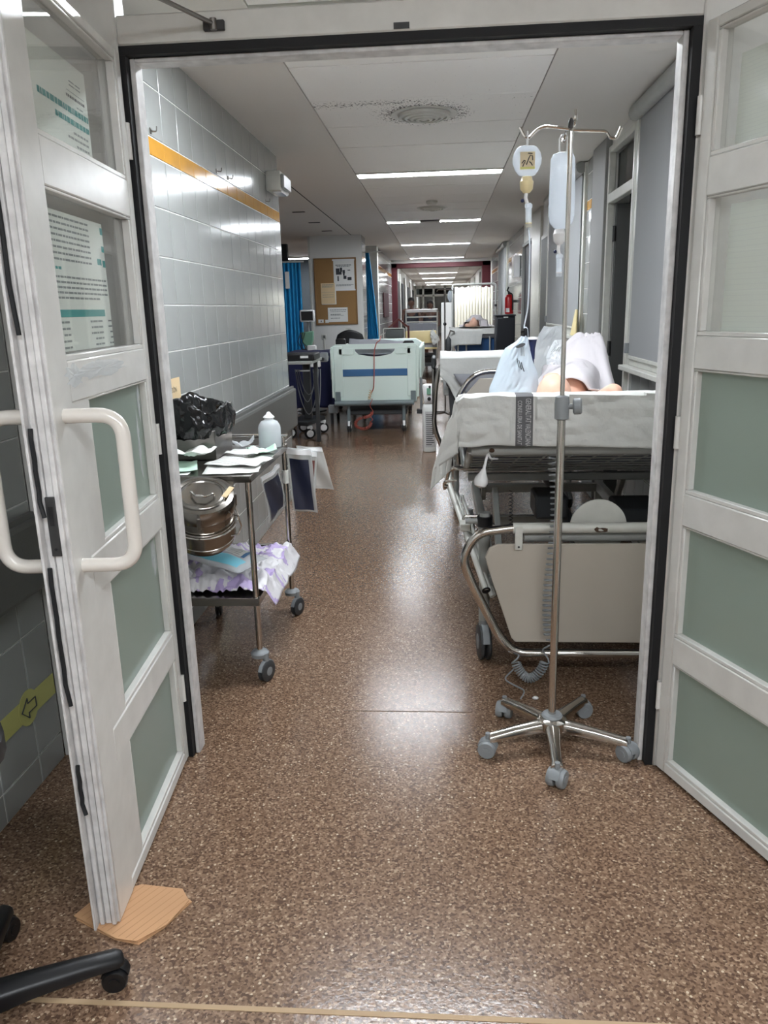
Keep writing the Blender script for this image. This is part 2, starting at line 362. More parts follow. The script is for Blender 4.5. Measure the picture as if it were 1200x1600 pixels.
# ---- tiles
TP = .1935
def tile_mesh(name, w, h, mat, d=.003):
    m = MB(); b = .0012; hw, hh = w/2, h/2
    vs = [(0, x, z) for x, z in ((-hw,-hh),(hw,-hh),(hw,hh),(-hw,hh))] + [(d-b, x, z) for x, z in ((-hw,-hh),(hw,-hh),(hw,hh),(-hw,hh))] + [(d, x, z) for x, z in ((-hw+b,-hh+b),(hw-b,-hh+b),(hw-b,hh-b),(-hw+b,hh-b))]
    fs = [(i, (i+1) % 4, 4+(i+1) % 4, 4+i) for i in range(4)] + [(4+i, 4+(i+1) % 4, 8+(i+1) % 4, 8+i) for i in range(4)] + [(8, 9, 10, 11)]
    me = bpy.data.meshes.new(name); me.from_pydata(vs, [], fs); me.update(); me.materials.append(MATS[mat]); return me
TM = {}
def tiles(wall, X, sgn, ys, zs, skip=None):
    """rows of tiles on a wall face at X, facing sgn; ys = joints along the wall, zs = list of (z0, z1, material)"""
    for y0, y1 in zip(ys, ys[1:]):
        for z0, z1, mt in zs:
            if skip and skip(y0, y1, z0, z1): continue
            w_, h_ = round(y1-y0-.0055, 4), round(z1-z0-.0055, 4); k = (w_, h_, mt)
            if k not in TM: TM[k] = tile_mesh('wall_tile', w_, h_, mt)
            o = bpy.data.objects.new('wall_tile', TM[k]); col.objects.link(o); o.parent = wall
            o.location = Vector((X, (y0+y1)/2, (z0+z1)/2)) - OFF[wall.name]
            o.rotation_euler = (random.uniform(-.001, .001), random.uniform(-.0012, .0012), (0 if sgn > 0 else PI) + random.uniform(-.002, .002))
def rows(top=2.022, ztop=ZC, zbot=0, band=True):
    r = []; z = top
    while z > zbot+.02: r.append((max(z-TP, zbot), z, 'tile')); z -= TP
    z = top
    if band: r.append((z, z+.073, 'tile_orange')); z += .073
    while z < ztop-.03: r.append((z, min(z+TP, ztop), 'tile')); z += TP
    return r
def joints(start, y0, y1, p=.2014):
    k = start - p*math.ceil((start-y0)/p); ys = [y0]
    while k < y1-.01:
        if k > y0+.01: ys.append(k)
        k += p
    return ys + [y1]
wl = struct(MB().box(XL-.16, XL, YL0, YL1, 0, ZC).build('wall_left', 'grout', smooth=False))
tiles(wl, XL, 1, joints(3.268, YL0, YL1-.005), rows(), skip=lambda a, b, c, d: c > .57 and d < .84 and False)
wl.data.materials[0] = MATS['grout']
# bump guard rails
def guard(name, x0, y0, y1, z0, z1):
    m = MB(); poly = [(0, z0), (.03, z0+.008), (.034, z0+.02), (.034, z1-.03), (.03, z1-.018), (.018, z1-.016), (.016, z1), (0, z1)]
    m.prism(poly, lambda a, b, d: (x0+.008+a, y0+d, b), y1-y0); return struct(m.build(name, 'wall_guard', smooth=False))
guard('trim_3', XL, YL0+.02, 5.96, .54, .85)
# near wall, on this side of the doors
XN = -1.25
wn = struct(MB().box(XN-.1, XN, -3.2, 2.2, 0, ZC).build('wall_near_left', 'grout', smooth=False))
tiles(wn, XN, 1, joints(2.05, 1.2, 2.195), rows(2.03))
guard('trim_4', XN, -1.0, 2.18, .6, .84)
# way-finding stripe with arrow on the near wall and the long wall
def stripe(X, y0, y1, z0, z1, arrows, labname):
    t = thing('wayfinding_stripe', labname, 'floor sign', (X+.01, (y0+y1)/2, z0), group=None)
    MB().box(X+.0045, X+.0055, y0, y1, z0, z1).build('band', 'yellow_green', t, smooth=False)
    for y in arrows:
        zc = (z0+z1)/2; d = MB().lathe([(.055, 0), (.055, .0012)], (X+.005, y, zc), (1, 0, 0), 24).build('disc', 'yellow_green', t)
        a = MB(); s = .04
        pts = [(-s, 0), (-.1*s, .8*s), (-.1*s, .38*s), (s, .38*s), (s, -.38*s), (-.1*s, -.38*s), (-.1*s, -.8*s)]
        a.tube([(X+.0075, y+p, zc+q) for p, q in pts], .0022, 4, closed=True); a.build('arrow', 'ink', d)
    return t
stripe(XN, .6, 2.19, .235, .305, [2.03], 'yellow green floor level stripe with arrow on tiles before the doors')
stripe(XL, 2.4, 3.9, .225, .295, [3.55, 2.9], 'yellow green stripe with arrow on the wall behind the trolley')
# rest of the near room behind the camera
struct(MB().box(2.2, 2.3, -3.2, 2.25, 0, ZC).build('wall_near_right', 'wall_paint', smooth=False))
struct(MB().box(-1.35, 2.3, -3.3, -3.2, 0, ZC).build('wall_back', 'wall_paint', smooth=False))

# ---- partition with the double doors
YD = 2.20
fr = MB()
fr.box(XN, -.832, YD, YD+.07, 0, ZC).box(.648, 1.3, YD, YD+.07, 0, ZC)
fr.box(-.832, .648, YD, YD+.07, 2.078, 2.148)
fr.box(-.832, .648, YD, YD+.07, ZC-.05, ZC).box(-.12, -.08, YD, YD+.07, 2.148, ZC-.05) if False else None
fr.box(-.832, .648, YD, YD+.07, ZC-.04, ZC)
tf = struct(fr.build('trim_5', 'white_alu', bevel=.004))
st = MB(); st.box(-.816, -.802, YD+.03, YD+.085, 0, 2.056).box(.608, .624, YD+.03, YD+.085, 0, 2.056).box(-.802, .608, YD+.03, YD+.085, 2.044, 2.056)
struct(st.build('trim_6', 'alu_scuffed', bevel=.002))
gk = MB(); gk.box(-.832, -.8165, YD+.004, YD+.06, 0.002, 2.056).box(.6245, .648, YD+.004, YD+.06, .002, 2.056).box(-.832, .648, YD+.004, YD+.06, 2.0565, 2.078)
struct(gk.build('trim_7', 'rubber', smooth=False))
struct(MB().box(1.12, 2.3, YD+.07, YD+.12, 0, ZC).build('wall_front_right', 'wall_paint', smooth=False))
wt = struct(MB().box(-.83, .646, YD+.03, YD+.036, 2.148, ZC-.04).build('window_1', 'clear_glass', smooth=False))
# latch plate in the header
MB().box(-.115, -.075, YD-.004, YD, 2.082, 2.096).build('latch_plate', 'dark_metal', tf, smooth=False)

# ---- door leaves: local x runs from hinge to free edge, local -y is the side towards the passage
ZP = [(.045, .372), (.457, .793), (.885, 1.226), (1.312, 1.655), (1.748, 2.035)]
W = .72; TH = .05
def leaf(name, hinge, direction, flip, posters):
    """flip = +1: visible face on local +y"""
    ang = math.atan2(direction[1], direction[0])
    d = bpy.data.objects.new(name, None); col.objects.link(d); d.location = (*hinge, 0); d.rotation_euler = (0, 0, ang); d['kind'] = 'structure'; OFF[d.name] = Vector()
    y0, y1 = (0, -TH*flip); ya, yb = min(y0, y1), max(y0, y1)
    f0 = .012
    def face(v): return v*flip
    MB().box(0, .038, ya, yb, f0, 2.06).build('hinge_stile', 'white_alu', d, bevel=.003)
    m = MB(); m.box(.605, W-.012, ya, yb, f0, 2.06); m.build('lock_stile', 'white_alu', d, bevel=.003)
    e = MB()   # grooved aluminium edge profile
    for k, (a, b, dep) in enumerate(((0, .07, .004), (.1, .3, .010), (.34, .62, .006), (.66, .86, .011), (.9, 1, .003))):
        e.box(W-.012, W-.012+dep, ya+(yb-ya)*a, ya+(yb-ya)*b, f0, 2.055)
    e.box(W-.0125, W-.012+.001, ya+.0005, yb-.0005, f0, 2.055)
    ed = e.build('edge_profile', 'alu_scuffed', d, bevel=.001)
    fl = MB(); ys = -TH*flip
    fl.box(W-.03, W+.012, min(ys, ys-.006*flip), max(ys, ys-.006*flip), f0-.004, 2.06); fl.build('edge_flange', 'alu_scuffed', d, bevel=.001)
    rails = [(f0, ZP[0][0])] + [(ZP[k][1], ZP[k+1][0]) for k in range(4)] + [(ZP[4][1], 2.06)]
    for a, b in rails:
        MB().box(.038, .605, ya+.001, yb-.001, a, b).build('rail', 'white_alu', d, bevel=.003)
    # a wide plate beside the handle, over the three lower panes
    MB().box(.5, .606, ya+.004, yb-.004, ZP[0][0], ZP[2][1]).build('lock_plate_panel', 'white_alu', d, bevel=.001)
    for k, (a, b) in enumerate(ZP):
        yc = (ya+yb)/2
        x1 = .605 if k > 2 else .5
        p = MB().box(.038, x1, yc-.003, yc+.003, a, b).build('pane', 'frosted_glass' if k < 3 else 'clear_glass', d, smooth=False)
        bd = MB(); g = .012; yq = yb-.004 if flip > 0 else ya+.004; yw = yc
        lo, hi = min(yq, yw), max(yq, yw)
        bd.box(.038, x1, lo, hi, a, a+g).box(.038, x1, lo, hi, b-g*.5, b).box(.038, .038+g, lo, hi, a+g, b-g*.5).box(x1-g*.4, x1, lo, hi, a+g, b-g*.5)
        bd.build('glazing_bead', 'white_alu', p, bevel=.002)
        if k in posters:
            xa, xb, za, zb, prn = posters[k]
            yp = yc-(.0065)*flip
            s_ = MB().box(xa, xb, yp-.0006, yp+.0006, za, zb).build('poster', 'paper', d, smooth=False)
            q = yp+.0011*flip
            prn(s_, xa, xb, za, zb, q)
    for z in (.25, 1.05, 1.85):
        MB().cyl((-.006, yb if flip > 0 else ya, z-.045), (-.006, yb if flip > 0 else ya, z+.045), .008, 10).build('hinge', 'white_alu', d)
    return d, ya, yb
def bars(parent, lines, q, mat, name='print'):
    m = MB()
    for x0, x1, z, h in lines: m.add([(x0, q, z-h/2), (x1, q, z-h/2), (x1, q, z+h/2), (x0, q, z+h/2)], [(0, 1, 2, 3)])
    m.build(name, mat, parent, smooth=False)
def words(x0, x1, z, h, rnd, gap=.005, lo=.012, hi=.04):
    out = []; x = x0
    while x < x1-.006:
        l = min(rnd.uniform(lo, hi), x1-x); out.append((x, x+l, z, h)); x += l+gap
    return out
def print_title(s_, xa, xb, za, zb, q):       # mirrored title block on the sheet behind the glass
    r = random.Random(3); t = []; g = []; dk = []
    t += words(xa+.005, xa+.30, 1.853, .013, r, .003, .005, .026) + words(xa+.005, xa+.22, 1.828, .012, r, .003, .005, .026)
    for z, l in ((1.915, .07), (1.907, .07)): g += words(xa+.04, xa+.04+l, z, .003, r)
    g += words(xa+.02, xa+.13, 1.893, .0016, r, .0005); dk += words(xa+.02, xa+.135, 1.882, .006, r, .003, .006, .016); g += words(xa+.035, xa+.075, 1.867, .003, r)
    for z, l in ((1.806, .10), (1.793, .13), (1.779, .09)): g += words(xa+.02, xa+.02+l, z, .005, r, .003, .006, .02)
    t += words(xa+.005, xa+.06, 1.757, .005, r, .003, .006, .02)
    bars(s_, t, q, 'teal', 'heading'); bars(s_, g, q, 'ink_light', 'small_print'); bars(s_, dk, q, 'ink', 'bold_print')
def print_table(s_, xa, xb, za, zb, q):
    r = random.Random(5); t = []; g = []
    z = zb-.012
    for k in range(8): g += words(xa+.1, xb-.01 - r.uniform(0, .05), z, .0045, r, .003, .01, .03); z -= .0125
    t += [(xa, xa+.018, zb-.018, .016), (xa, xa+.02, zb-.06, .014), (xa+.03, xa+.06, zb-.092, .014), (xa+.002, xa+.022, zb-.095, .016)]
    t += words(xb-.11, xb-.02, zb-.118, .006, r, .003, .01, .025)
    for k in range(5): g += words(xa+.01 + (0.06 if k == 4 else 0), xb-.01, zb-.136-.011*k, .0045, r, .003, .01, .03)
    t += [(xa+.045, xb-.005, zb-.213, .016)]
    z = zb-.232
    for k in range(6): g += words(xa+.002, xa+.03, z, .004, r) + words(xa+.07, xa+.07+r.uniform(.05, .1), z, .0045, r, .003) + words(xb-.12, xb-.12+r.uniform(.04, .09), z, .0045, r, .003); z -= .0135
    bars(s_, t, q, 'teal', 'table_header'); bars(s_, g, q, 'ink_light', 'small_print')
def print_lines(s_, xa, xb, za, zb, q):
    bars(s_, [(xa, xb, za+(zb-za)*k/24, .0007) for k in range(1, 24)], q, 'paper_white', 'ruled_lines')
HL = (-.828, 2.195); HR = (.652, 2.185)
door_l, dya, dyb = leaf('door_1', HL, (-.766+.828, 1.477-2.195), 1, {4: (.205, .603, 1.75, 1.955, print_title), 3: (.198, .603, 1.328, 1.622, print_table)})
door_r, _a, _b = leaf('door_2', HR, (.366, -.931), -1, {4: (.092, .6, 1.75, 1.965, print_lines), 3: (.096, .6, 1.322, 1.63, print_lines)})
# pull handles of the left leaf (both sides), lock case and torn rubber seal
for sgn, off in ((1, 0), (-1, -TH)):
    pts = fillet([(.655, off, 1.205), (.655, off+sgn*.115, 1.205), (.655, off+sgn*.115, .883), (.655, off, .883)], .05, 8)
    MB().tube(pts, .0155, 14).build('pull_handle', 'cream_handle', door_l)
for sgn, off in ((-1, 0), (1, TH)):
    pts = fillet([(.655, off, 1.205), (.655, off+sgn*.115, 1.205), (.655, off+sgn*.115, .883), (.655, off, .883)], .05, 8)
    MB().tube(pts, .0155, 14).build('pull_handle', 'cream_handle', door_r)
lk = MB().box(W-.004, W+.002, -.036, -.016, .925, 1.05).build('lock_case', 'dark_metal', door_l, bevel=.001)
MB().box(W+.002, W+.003, -.031, -.022, .99, 1.03).build('latch_bolt', 'black', lk); MB().cyl((W+.002, -.026, .94), (W+.0035, -.026, .94), .003, 8).build('screw', 'black', lk)
for z0, z1 in ((1.38, 2.05), (1.02, 1.19), (.6, .90), (.33, .44)):
    pts = [(W+.004+.002*math.sin(k*2.1), -TH+.006, z0+(z1-z0)*k/8) for k in range(9)]; pts[0] = (W+.012, -TH+.014, z0-.01)
    MB().tube(pts, .0045, 6).build('seal_strip', 'rubber', door_l)
def residue(par, cx, z, rx, rz, y, seed, mat='plastic_clear'):
    n = 26; pts = [(cx+rx*(1+.45*nz(k*.9, seed, 1))*math.cos(2*PI*k/n), z+rz*(1+.6*nz(k*.7, seed, 5))*math.sin(2*PI*k/n)) for k in range(n)]
    m = MB(); c = len(pts); rows_ = 5
    def fn(u, v):
        k = u*n; i = int(k) % n; f = k-int(k); a, b = pts[i], pts[(i+1) % n]; x = a[0]*(1-f)+b[0]*f; zz = a[1]*(1-f)+b[1]*f
        return (cx+(x-cx)*v, y+.0012+.0022*abs(nz(x*60*v, zz*60, seed)), z+(zz-z)*v)
    m.grid(fn, n*2, rows_); m.build('tape_residue', mat, par)
residue(door_l, .40, 1.285, .17, .018, 0, 3); residue(door_l, .58, 1.28, .05, .025, 0, 6)
residue(door_l, .085, .72, .022, .05, -.022, 9); residue(door_l, .075, 1.17, .014, .05, -.022, 12); residue(door_l, .11, 1.05, .012, .09, -.022, 15)
# door closer arm on the left leaf and header
dc = thing('door_closer', 'folding metal door closer arm fixed to the header above the left leaf', 'door closer', (-.55, YD-.02, 2.10))
MB().box(-.6, -.545, YD-.012, YD, 2.098, 2.122).build('bracket', 'dark_metal', dc, bevel=.002)
MB().tube([(-.572, YD-.014, 2.112), (-.66, YD-.16, 2.125), (-.80, YD-.30, 2.13)], .006, 8).build('arm', 'steel_dull', dc)
MB().cyl((-.572, YD-.014, 2.098), (-.572, YD-.014, 2.124), .009, 10).build('pivot', 'steel_dull', dc)
MB().tube([(-.80, YD-.30, 2.13), (-.80, YD-.45, 2.125)], .007, 8).build('arm', 'steel_dull', dc)
MB().box(-.835, -.775, YD-.58, YD-.36, 2.065, 2.122).build('closer_body', 'steel_dull', dc, bevel=.003)

# ---- right wall with windows, door openings and tiles
wr = MB()
for a, b in ((2.32, 4.95), (5.65, 10.16), (11.35, 18.5)): wr.box(XR+.02, XR+.14, a, b, 0, ZC)
wr.box(XR+.02, XR+.14, 4.95, 5.65, 2.40, ZC).box(XR+.02, XR+.14, 10.16, 11.35, 2.21, ZC)
wr = struct(wr.build('wall_right', 'wall_paint', smooth=False))
def frame(name, y0, y1, z0, z1, t=.05, d=.05, mat='white_enamel', x=XR, mull=()):
    m = MB(); m.box(x-.005, x+d, y0, y0+t, z0, z1).box(x-.005, x+d, y1-t, y1, z0, z1).box(x-.005, x+d, y0+t, y1-t, z1-t, z1)
    if z0 > .05: m.box(x-.005, x+d, y0+t, y1-t, z0, z0+t)
    for z in mull: m.box(x-.005, x+d, y0+t, y1-t, z-.03, z+.03)
    return struct(m.build(name, mat, bevel=.004))
# first window with roller blind
def window(n, y0, y1, z0, z1, label, zb):
    f = frame('window_%d' % n, y0, y1, z0, z1, .07)
    MB().box(XR+.03, XR+.034, y0+.07, y1-.07, z0+.05, z1-.07).build('pane', 'dark_glass', f, smooth=False)
    MB().box(XR-.05, XR+.02, y0-.01, y1+.01, z0-.03, z0).build('sill', 'white_enamel', f, bevel=.004)
    t = thing('roller_blind', label, 'roller blind', (XR-.03, (y0+y1)/2, zb))
    c = MB().prism([(.045*math.cos(a*PI/8)*(.9), .045*math.sin(a*PI/8)) for a in range(16)], lambda a, b, d: (XR-.03+a, y0+.03+d, 2.425+b*.95), y1-y0-.06).build('cassette', 'grey_enamel', t)
    MB().box(XR-.012, XR-.010, y0+.08, y1-.08, zb, 2.40).build('fabric', 'blind_fabric', t, smooth=False)
    MB().box(XR-.018, XR-.004, y0+.08, y1-.08, zb-.02, zb).build('bottom_bar', 'white_enamel', t, bevel=.003)
    MB().tube([(XR-.02, y1-.045, 2.39), (XR-.02, y1-.045, zb+.06), (XR-.02, y1-.03, zb+.04), (XR-.02, y1-.06, zb+.04), (XR-.02, y1-.06, 2.39)], .003, 5).build('chain', 'white_enamel', t)
    MB().box(XR-.03, XR-.005, y1-.065, y1-.03, zb+.01, zb+.07).build('chain_guide', 'grey_plastic', t, bevel=.003)
    return f
window(2, 2.9, 4.88, 1.04, ZC-.01, 'light grey roller blind pulled down beside the open dark doorway', 1.10)
window(3, 6.56, 8.62, 1.15, ZC-.01, 'light grey roller blind behind the drip stand, past the tiled pier', 1.22)
window(4, 14.0, 15.9, 1.0, ZC-.01, 'light grey roller blind above the fire extinguisher end of the wall', 1.1)
tiles(wr, XR+.02, -1, joints(4.2, 2.32, 4.88), [(z, z+TP, 'tile') for z in (.04, .2335, .427, .6205, .814)])
tiles(wr, XR+.02, -1, [6.17, 6.365, 6.555], rows(2.10, ZC)[:11] + rows(2.10, ZC)[11:])
tiles(wr, XR+.02, -1, joints(11.4, 11.4, 13.95), rows(2.10, ZC))
tiles(wr, XR+.02, -1, joints(16.0, 15.95, 18.45), [q for q in rows(2.10, ZC)])
# open doorway with transom
fd = frame('door_3', 4.93, 5.68, 0, 2.40, .04, .04, mull=(2.075,))
MB().box(XR+.05, XR+.055, 4.98, 5.63, 2.105, 2.35).build('transom_pane', 'dark_glass', fd, smooth=False)
lf = MB().box(XR+.045, XR+.66, 5.595, 5.635, .01, 2.04).build('door_leaf', 'door_grey', fd, bevel=.003)
for z in (.3, 1.1, 1.85): MB().cyl((XR+.035, 5.59, z-.05), (XR+.035, 5.59, z+.05), .012, 10).build('hinge', 'dark_metal', lf)
struct(MB().box(XR-.02, XR+.02, 5.70, 6.16, 0, ZC).build('trim_8', 'grey_post', bevel=.006))
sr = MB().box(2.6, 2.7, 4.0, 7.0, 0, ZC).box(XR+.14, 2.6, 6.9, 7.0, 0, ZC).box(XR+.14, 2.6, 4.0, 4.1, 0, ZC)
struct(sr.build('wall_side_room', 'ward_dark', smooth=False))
# narrow dark doorway, then the navy door
struct(MB().box(XR-.008, XR+.02, 8.66, 9.2, 0, 2.10).build('door_4', 'door_grey', bevel=.004))
frame('trim_9', 8.62, 9.25, 0, 2.14, .04, .03)
nd = struct(MB().box(XR+.03, XR+.07, 10.2, 11.31, .01, 2.17).build('door_5', 'dark_navy', bevel=.004))
MB().tube(fillet([(XR+.03, 11.22, 1.05), (XR-.02, 11.22, 1.05), (XR-.02, 11.1, 1.05)], .02), .009, 8).build('lever', 'steel', nd)
frame('trim_10', 10.16, 11.35, 0, 2.21, .04, .05, 'grey_post')
struct(MB().box(XR-.01, XR+.02, 9.3, 10.14, 0, ZC).build('trim_11', 'white_enamel', bevel=.004))
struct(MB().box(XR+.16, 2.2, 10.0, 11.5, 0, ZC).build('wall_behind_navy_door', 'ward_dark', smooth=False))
# ---- column with notice board and everything on the left beyond the tiled wall
YC = 12.0
cw = MB().box(-1.93, -1.19, YC, YC+.6, 0, ZC).box(-1.19, -1.165, YC+.02, YC+.58, 0, ZC)
cw = struct(cw.build('wall_column', 'wall_paint', smooth=False))
tiles(cw, -1.165, 1, [YC+.03, YC+.22, YC+.41, YC+.57], rows(2.1, ZC))
struct(MB().box(-1.96, -1.93, YC-.01, YC+.02, 0, ZC).build('trim_12', 'white_enamel', bevel=.003))
wf = MB().box(-1.3, -1.13, 14.2, 18.5, 0, ZC)
wf = struct(wf.build('wall_left_far', 'grout', smooth=False))
tiles(wf, -1.13, 1, joints(14.4, 14.35, 18.45), rows(2.1, ZC))
struct(MB().box(-1.31, -1.10, 14.12, 14.3, 0, ZC).build('trim_13', 'white_enamel', bevel=.004))
MB().box(-1.12, -1.105, 15.6, 17.0, 1.25, 1.72).build('wall_panel', 'maroon', wf, bevel=.003)
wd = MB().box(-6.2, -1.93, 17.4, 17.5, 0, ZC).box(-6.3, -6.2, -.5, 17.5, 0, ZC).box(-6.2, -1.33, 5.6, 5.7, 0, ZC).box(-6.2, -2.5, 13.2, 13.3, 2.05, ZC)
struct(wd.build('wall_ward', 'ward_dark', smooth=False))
struct(MB().box(-1.318, -1.31, YL1, YC, ZC-.004, ZC+.001).build('trim_14', 'soot', smooth=False))
# ---- maroon door frame across the corridor, and the corridor beyond
YM = 18.5
mf = MB().box(-1.16, -1.0, YM, YM+.3, 0, 2.40).box(.93, 1.12, YM, YM+.3, 0, 2.40).box(-1.16, 1.12, YM, YM+.3, 2.30, 2.40)
struct(mf.build('trim_15', 'maroon', bevel=.006))
struct(MB().box(-1.3, 1.3, YM+.02, YM+.28, 2.40, ZC).build('wall_over_maroon_frame', 'wall_paint', smooth=False))
struct(MB().box(-1.3, -1.13, YM+.3, 46, 0, ZC).build('wall_left_beyond', 'wall_paint', smooth=False))
struct(MB().box(1.12, 1.3, YM+.0, 46, 0, ZC).build('wall_right_beyond', 'wall_paint', smooth=False))
struct(MB().box(-1.3, 1.3, 46, 46.1, 0, ZC).build('wall_far_end', 'wall_paint', smooth=False))
for k, (y0, y1) in enumerate(((20.2, 21.6), (23.0, 24.4), (27.0, 28.6), (31.5, 33))):
    struct(MB().box(-1.128, -1.10, y0, y1, 0, 2.1).build('door_%d' % (6+k), 'dark_navy' if k < 2 else 'dark_grey', bevel=.004))
    struct(MB().box(-1.128, -1.08, y1, y1+.35, 0, 2.3).build('trim_%d' % (16+k), 'white_enamel', bevel=.004))
    struct(MB().box(1.07, 1.115, y0, y0+.2, 0, 2.35).build('trim_%d' % (20+k), 'white_enamel', bevel=.004))
# glazed partition far down the corridor
gp = MB().box(-1.1, 1.1, 33.4, 33.5, 2.18, 2.3).box(-1.1, 1.1, 33.4, 33.5, 1.86, 1.95)
for x in (-1.1, -.78, -.35, .12, .42, 1.02): gp.box(x, x+.08, 33.4, 33.5, 0, 2.3)
gp = struct(gp.build('trim_24', 'white_enamel', bevel=.004))
for x0, x1 in ((-1.02, -.78), (-.70, -.35), (-.27, .12), (.20, .42), (.50, 1.02)):
    MB().box(x0, x1, 33.44, 33.45, 1.95, 2.18).build('pane', 'dark_glass', gp, smooth=False)
    MB().box(x0, x1, 33.44, 33.45, .8, 1.86).build('pane', 'clear_glass', gp, smooth=False)
# ================================================================== DRIP STAND
def helix(p0, p1, R, turns, n=12, sag=None):
    p0, p1 = Vector(p0), Vector(p1); d = (p1-p0); A = d.normalized(); N = A.orthogonal().normalized(); B = A.cross(N); out = []
    k = int(turns*n)
    for i in range(k+1):
        t = i/k; a = 2*PI*turns*t
        c = p0 + d*t + (sag(t) if sag else Vector())
        out.append(c + R*(math.cos(a)*N + math.sin(a)*B))
    return out
ix, iy = .351, 2.315
iv = thing('drip_stand', 'chrome five-legged drip stand with grey castors in front of the hanging bed board', 'drip stand', (ix, iy, 0))
ends = [(.14, 2.246), (.337, 2.085), (.578, 2.233), (.486, 2.508), (.212, 2.492)]
for ex, ey in ends:
    d = Vector((ex-ix, ey-iy, 0)); L = d.length; d.normalize(); s = Vector((-d.y, d.x, 0))
    m = MB(); secs = []
    for t, hw, zt, zb in ((.02, .03, .102, .06), (.25, .025, .098, .062), (.6, .02, .09, .058), (.92, .019, .081, .052), (1.0, .022, .078, .05)):
        c = Vector((ix, iy, 0)) + d*L*t; secs.append([c - s*hw + Vector((0,0,zb)), c + s*hw + Vector((0,0,zb)), c + s*hw*.8 + Vector((0,0,zt-.008)), c + Vector((0,0,zt)), c - s*hw*.8 + Vector((0,0,zt-.008))])
    vs = [p for q in secs for p in q]; fs = [tuple(range(4, -1, -1)), tuple(20+i for i in range(5))]
    for i in range(4):
        for j in range(5): fs.append((i*5+j, i*5+(j+1) % 5, i*5+5+(j+1) % 5, i*5+5+j))
    m.add(vs, fs); lg = m.build('leg', 'chrome', iv, bevel=.004, seg=2)
    yaw = math.atan2(d.y, d.x) + random.uniform(.6, 1.2)
    caster(iv, (ex, ey), .029, .056, ('grey_plastic', 'grey_plastic'), yaw)
    c2 = MB().cyl((ex, ey, .045), (ex, ey, .068), .008, 8).build('stem', 'steel', iv)
MB().lathe([(.04, .055), (.05, .07), (.048, .095), (.035, .104), (.018, .106)], (ix, iy, 0)).build('hub', 'chrome', iv)
MB().lathe([(.032, .104), (.034, .108), (.03, .114), (.014, .116)], (ix, iy, 0)).build('hub_cap', 'grey_plastic', iv)
MB().cyl((ix, iy, .1), (ix, iy, 1.075), .0125, 16).build('lower_pole', 'chrome', iv)
MB().cyl((ix, iy, 1.07), (ix, iy, 1.862), .0068, 14).build('upper_pole', 'chrome', iv)
MB().lathe([(.013, 1.072), (.021, 1.076), (.022, 1.12), (.02, 1.14), (.009, 1.144)], (ix, iy, 0), n=20).build('clamp', 'grey_plastic', iv)
kn = MB().cyl((ix+.015, iy-.006, 1.112), (ix+.03, iy-.008, 1.112), .008, 10).lathe([(.018, 0), (.024, .004), (.024, .022), (.02, .026)], (ix+.03, iy-.008, 1.112), (1, -.15, .05), 12).build('clamp_knob', 'grey_plastic', iv)
def hookarm(pts): return MB().tube(fillet(pts, .03, 6), .0042, 8).build('hook_arm', 'chrome', iv)
hookarm([(ix, iy, 1.856), (.272, iy, 1.868), (.24, iy, 1.838), (.228, iy, 1.842), (.215, iy, 1.866)])
hookarm([(ix, iy, 1.854), (.445, iy, 1.848), (.455, iy, 1.83), (.472, iy, 1.828), (.484, iy, 1.856)])
hookarm([(ix, iy, 1.854), (ix-.002, iy+.07, 1.866), (ix-.004, iy+.09, 1.842), (ix-.004, iy+.115, 1.852)])
hookarm([(ix, iy, 1.854), (ix+.002, iy-.05, 1.856), (ix+.002, iy-.065, 1.87), (ix+.002, iy-.06, 1.89)])
MB().lathe([(.006, 1.855), (.0085, 1.862), (.0075, 1.875), (.003, 1.884)], (ix, iy, 0), n=12).build('pole_cap', 'dark_metal', iv)
# round flexible drip bag, hung from the left arm
bx_, by_ = .236, iy
b1 = thing('drip_bag', 'small round drip bag with scribbled sticker hung from the chrome arm', 'drip bag', (bx_, by_, 1.70))
def bagshape(outline, depth, nx=14):
    """outline: list of (half width, z, half depth)"""
    m = MB(); n = 18; vs = []
    for hw, z, hd in outline:
        for j in range(n):
            a = 2*PI*j/n; ca, sa = math.cos(a), math.sin(a)
            vs.append((hw*math.copysign(abs(ca)**.8, ca), hd*math.copysign(abs(sa)**.9, sa), z))
    k = len(outline); fs = [(i*n+j, i*n+(j+1) % n, (i+1)*n+(j+1) % n, (i+1)*n+j) for i in range(k-1) for j in range(n)]
    fs += [tuple(range(n-1, -1, -1)), tuple((k-1)*n+j for j in range(n))]; return vs, fs
o1 = [(.012, 1.742, .01), (.022, 1.745, .012), (.032, 1.757, .018), (.039, 1.775, .021), (.0395, 1.788, .021), (.036, 1.802, .018), (.028, 1.814, .012), (.02, 1.819, .006), (.012, 1.82, .003)]
vs, fs = bagshape(o1, 0); MB().add([(bx_+x, by_+y, z) for x, y, z in vs], fs).build('bag', 'iv_plastic', b1)
MB().tube([(bx_, by_-.005, 1.816), (bx_, by_-.009, 1.826), (bx_, by_-.009, 1.848), (bx_, by_, 1.855), (bx_, by_+.009, 1.848), (bx_, by_+.009, 1.826), (bx_, by_+.005, 1.816)], .002, 6).build('hanging_loop', 'white_gloss', b1)
st_ = MB().box(bx_-.021, bx_+.019, by_-.0225, by_-.0215, 1.757, 1.801).build('sticker', 'sticker', b1, smooth=False)
sc_ = MB()
for pts in ([(-.014, .764), (-.008, .776), (-.004, .768), (.002, .784), (.006, .792), (.012, .790), (.013, .779)], [(-.016, .772), (-.01, .780), (-.006, .777)], [(.004, .776), (.009, .772), (.012, .766)], [(.0, .797), (.012, .796)]):
    sc_.tube([(bx_+a, by_-.0235, 1+b) for a, b in pts], .0013, 5)
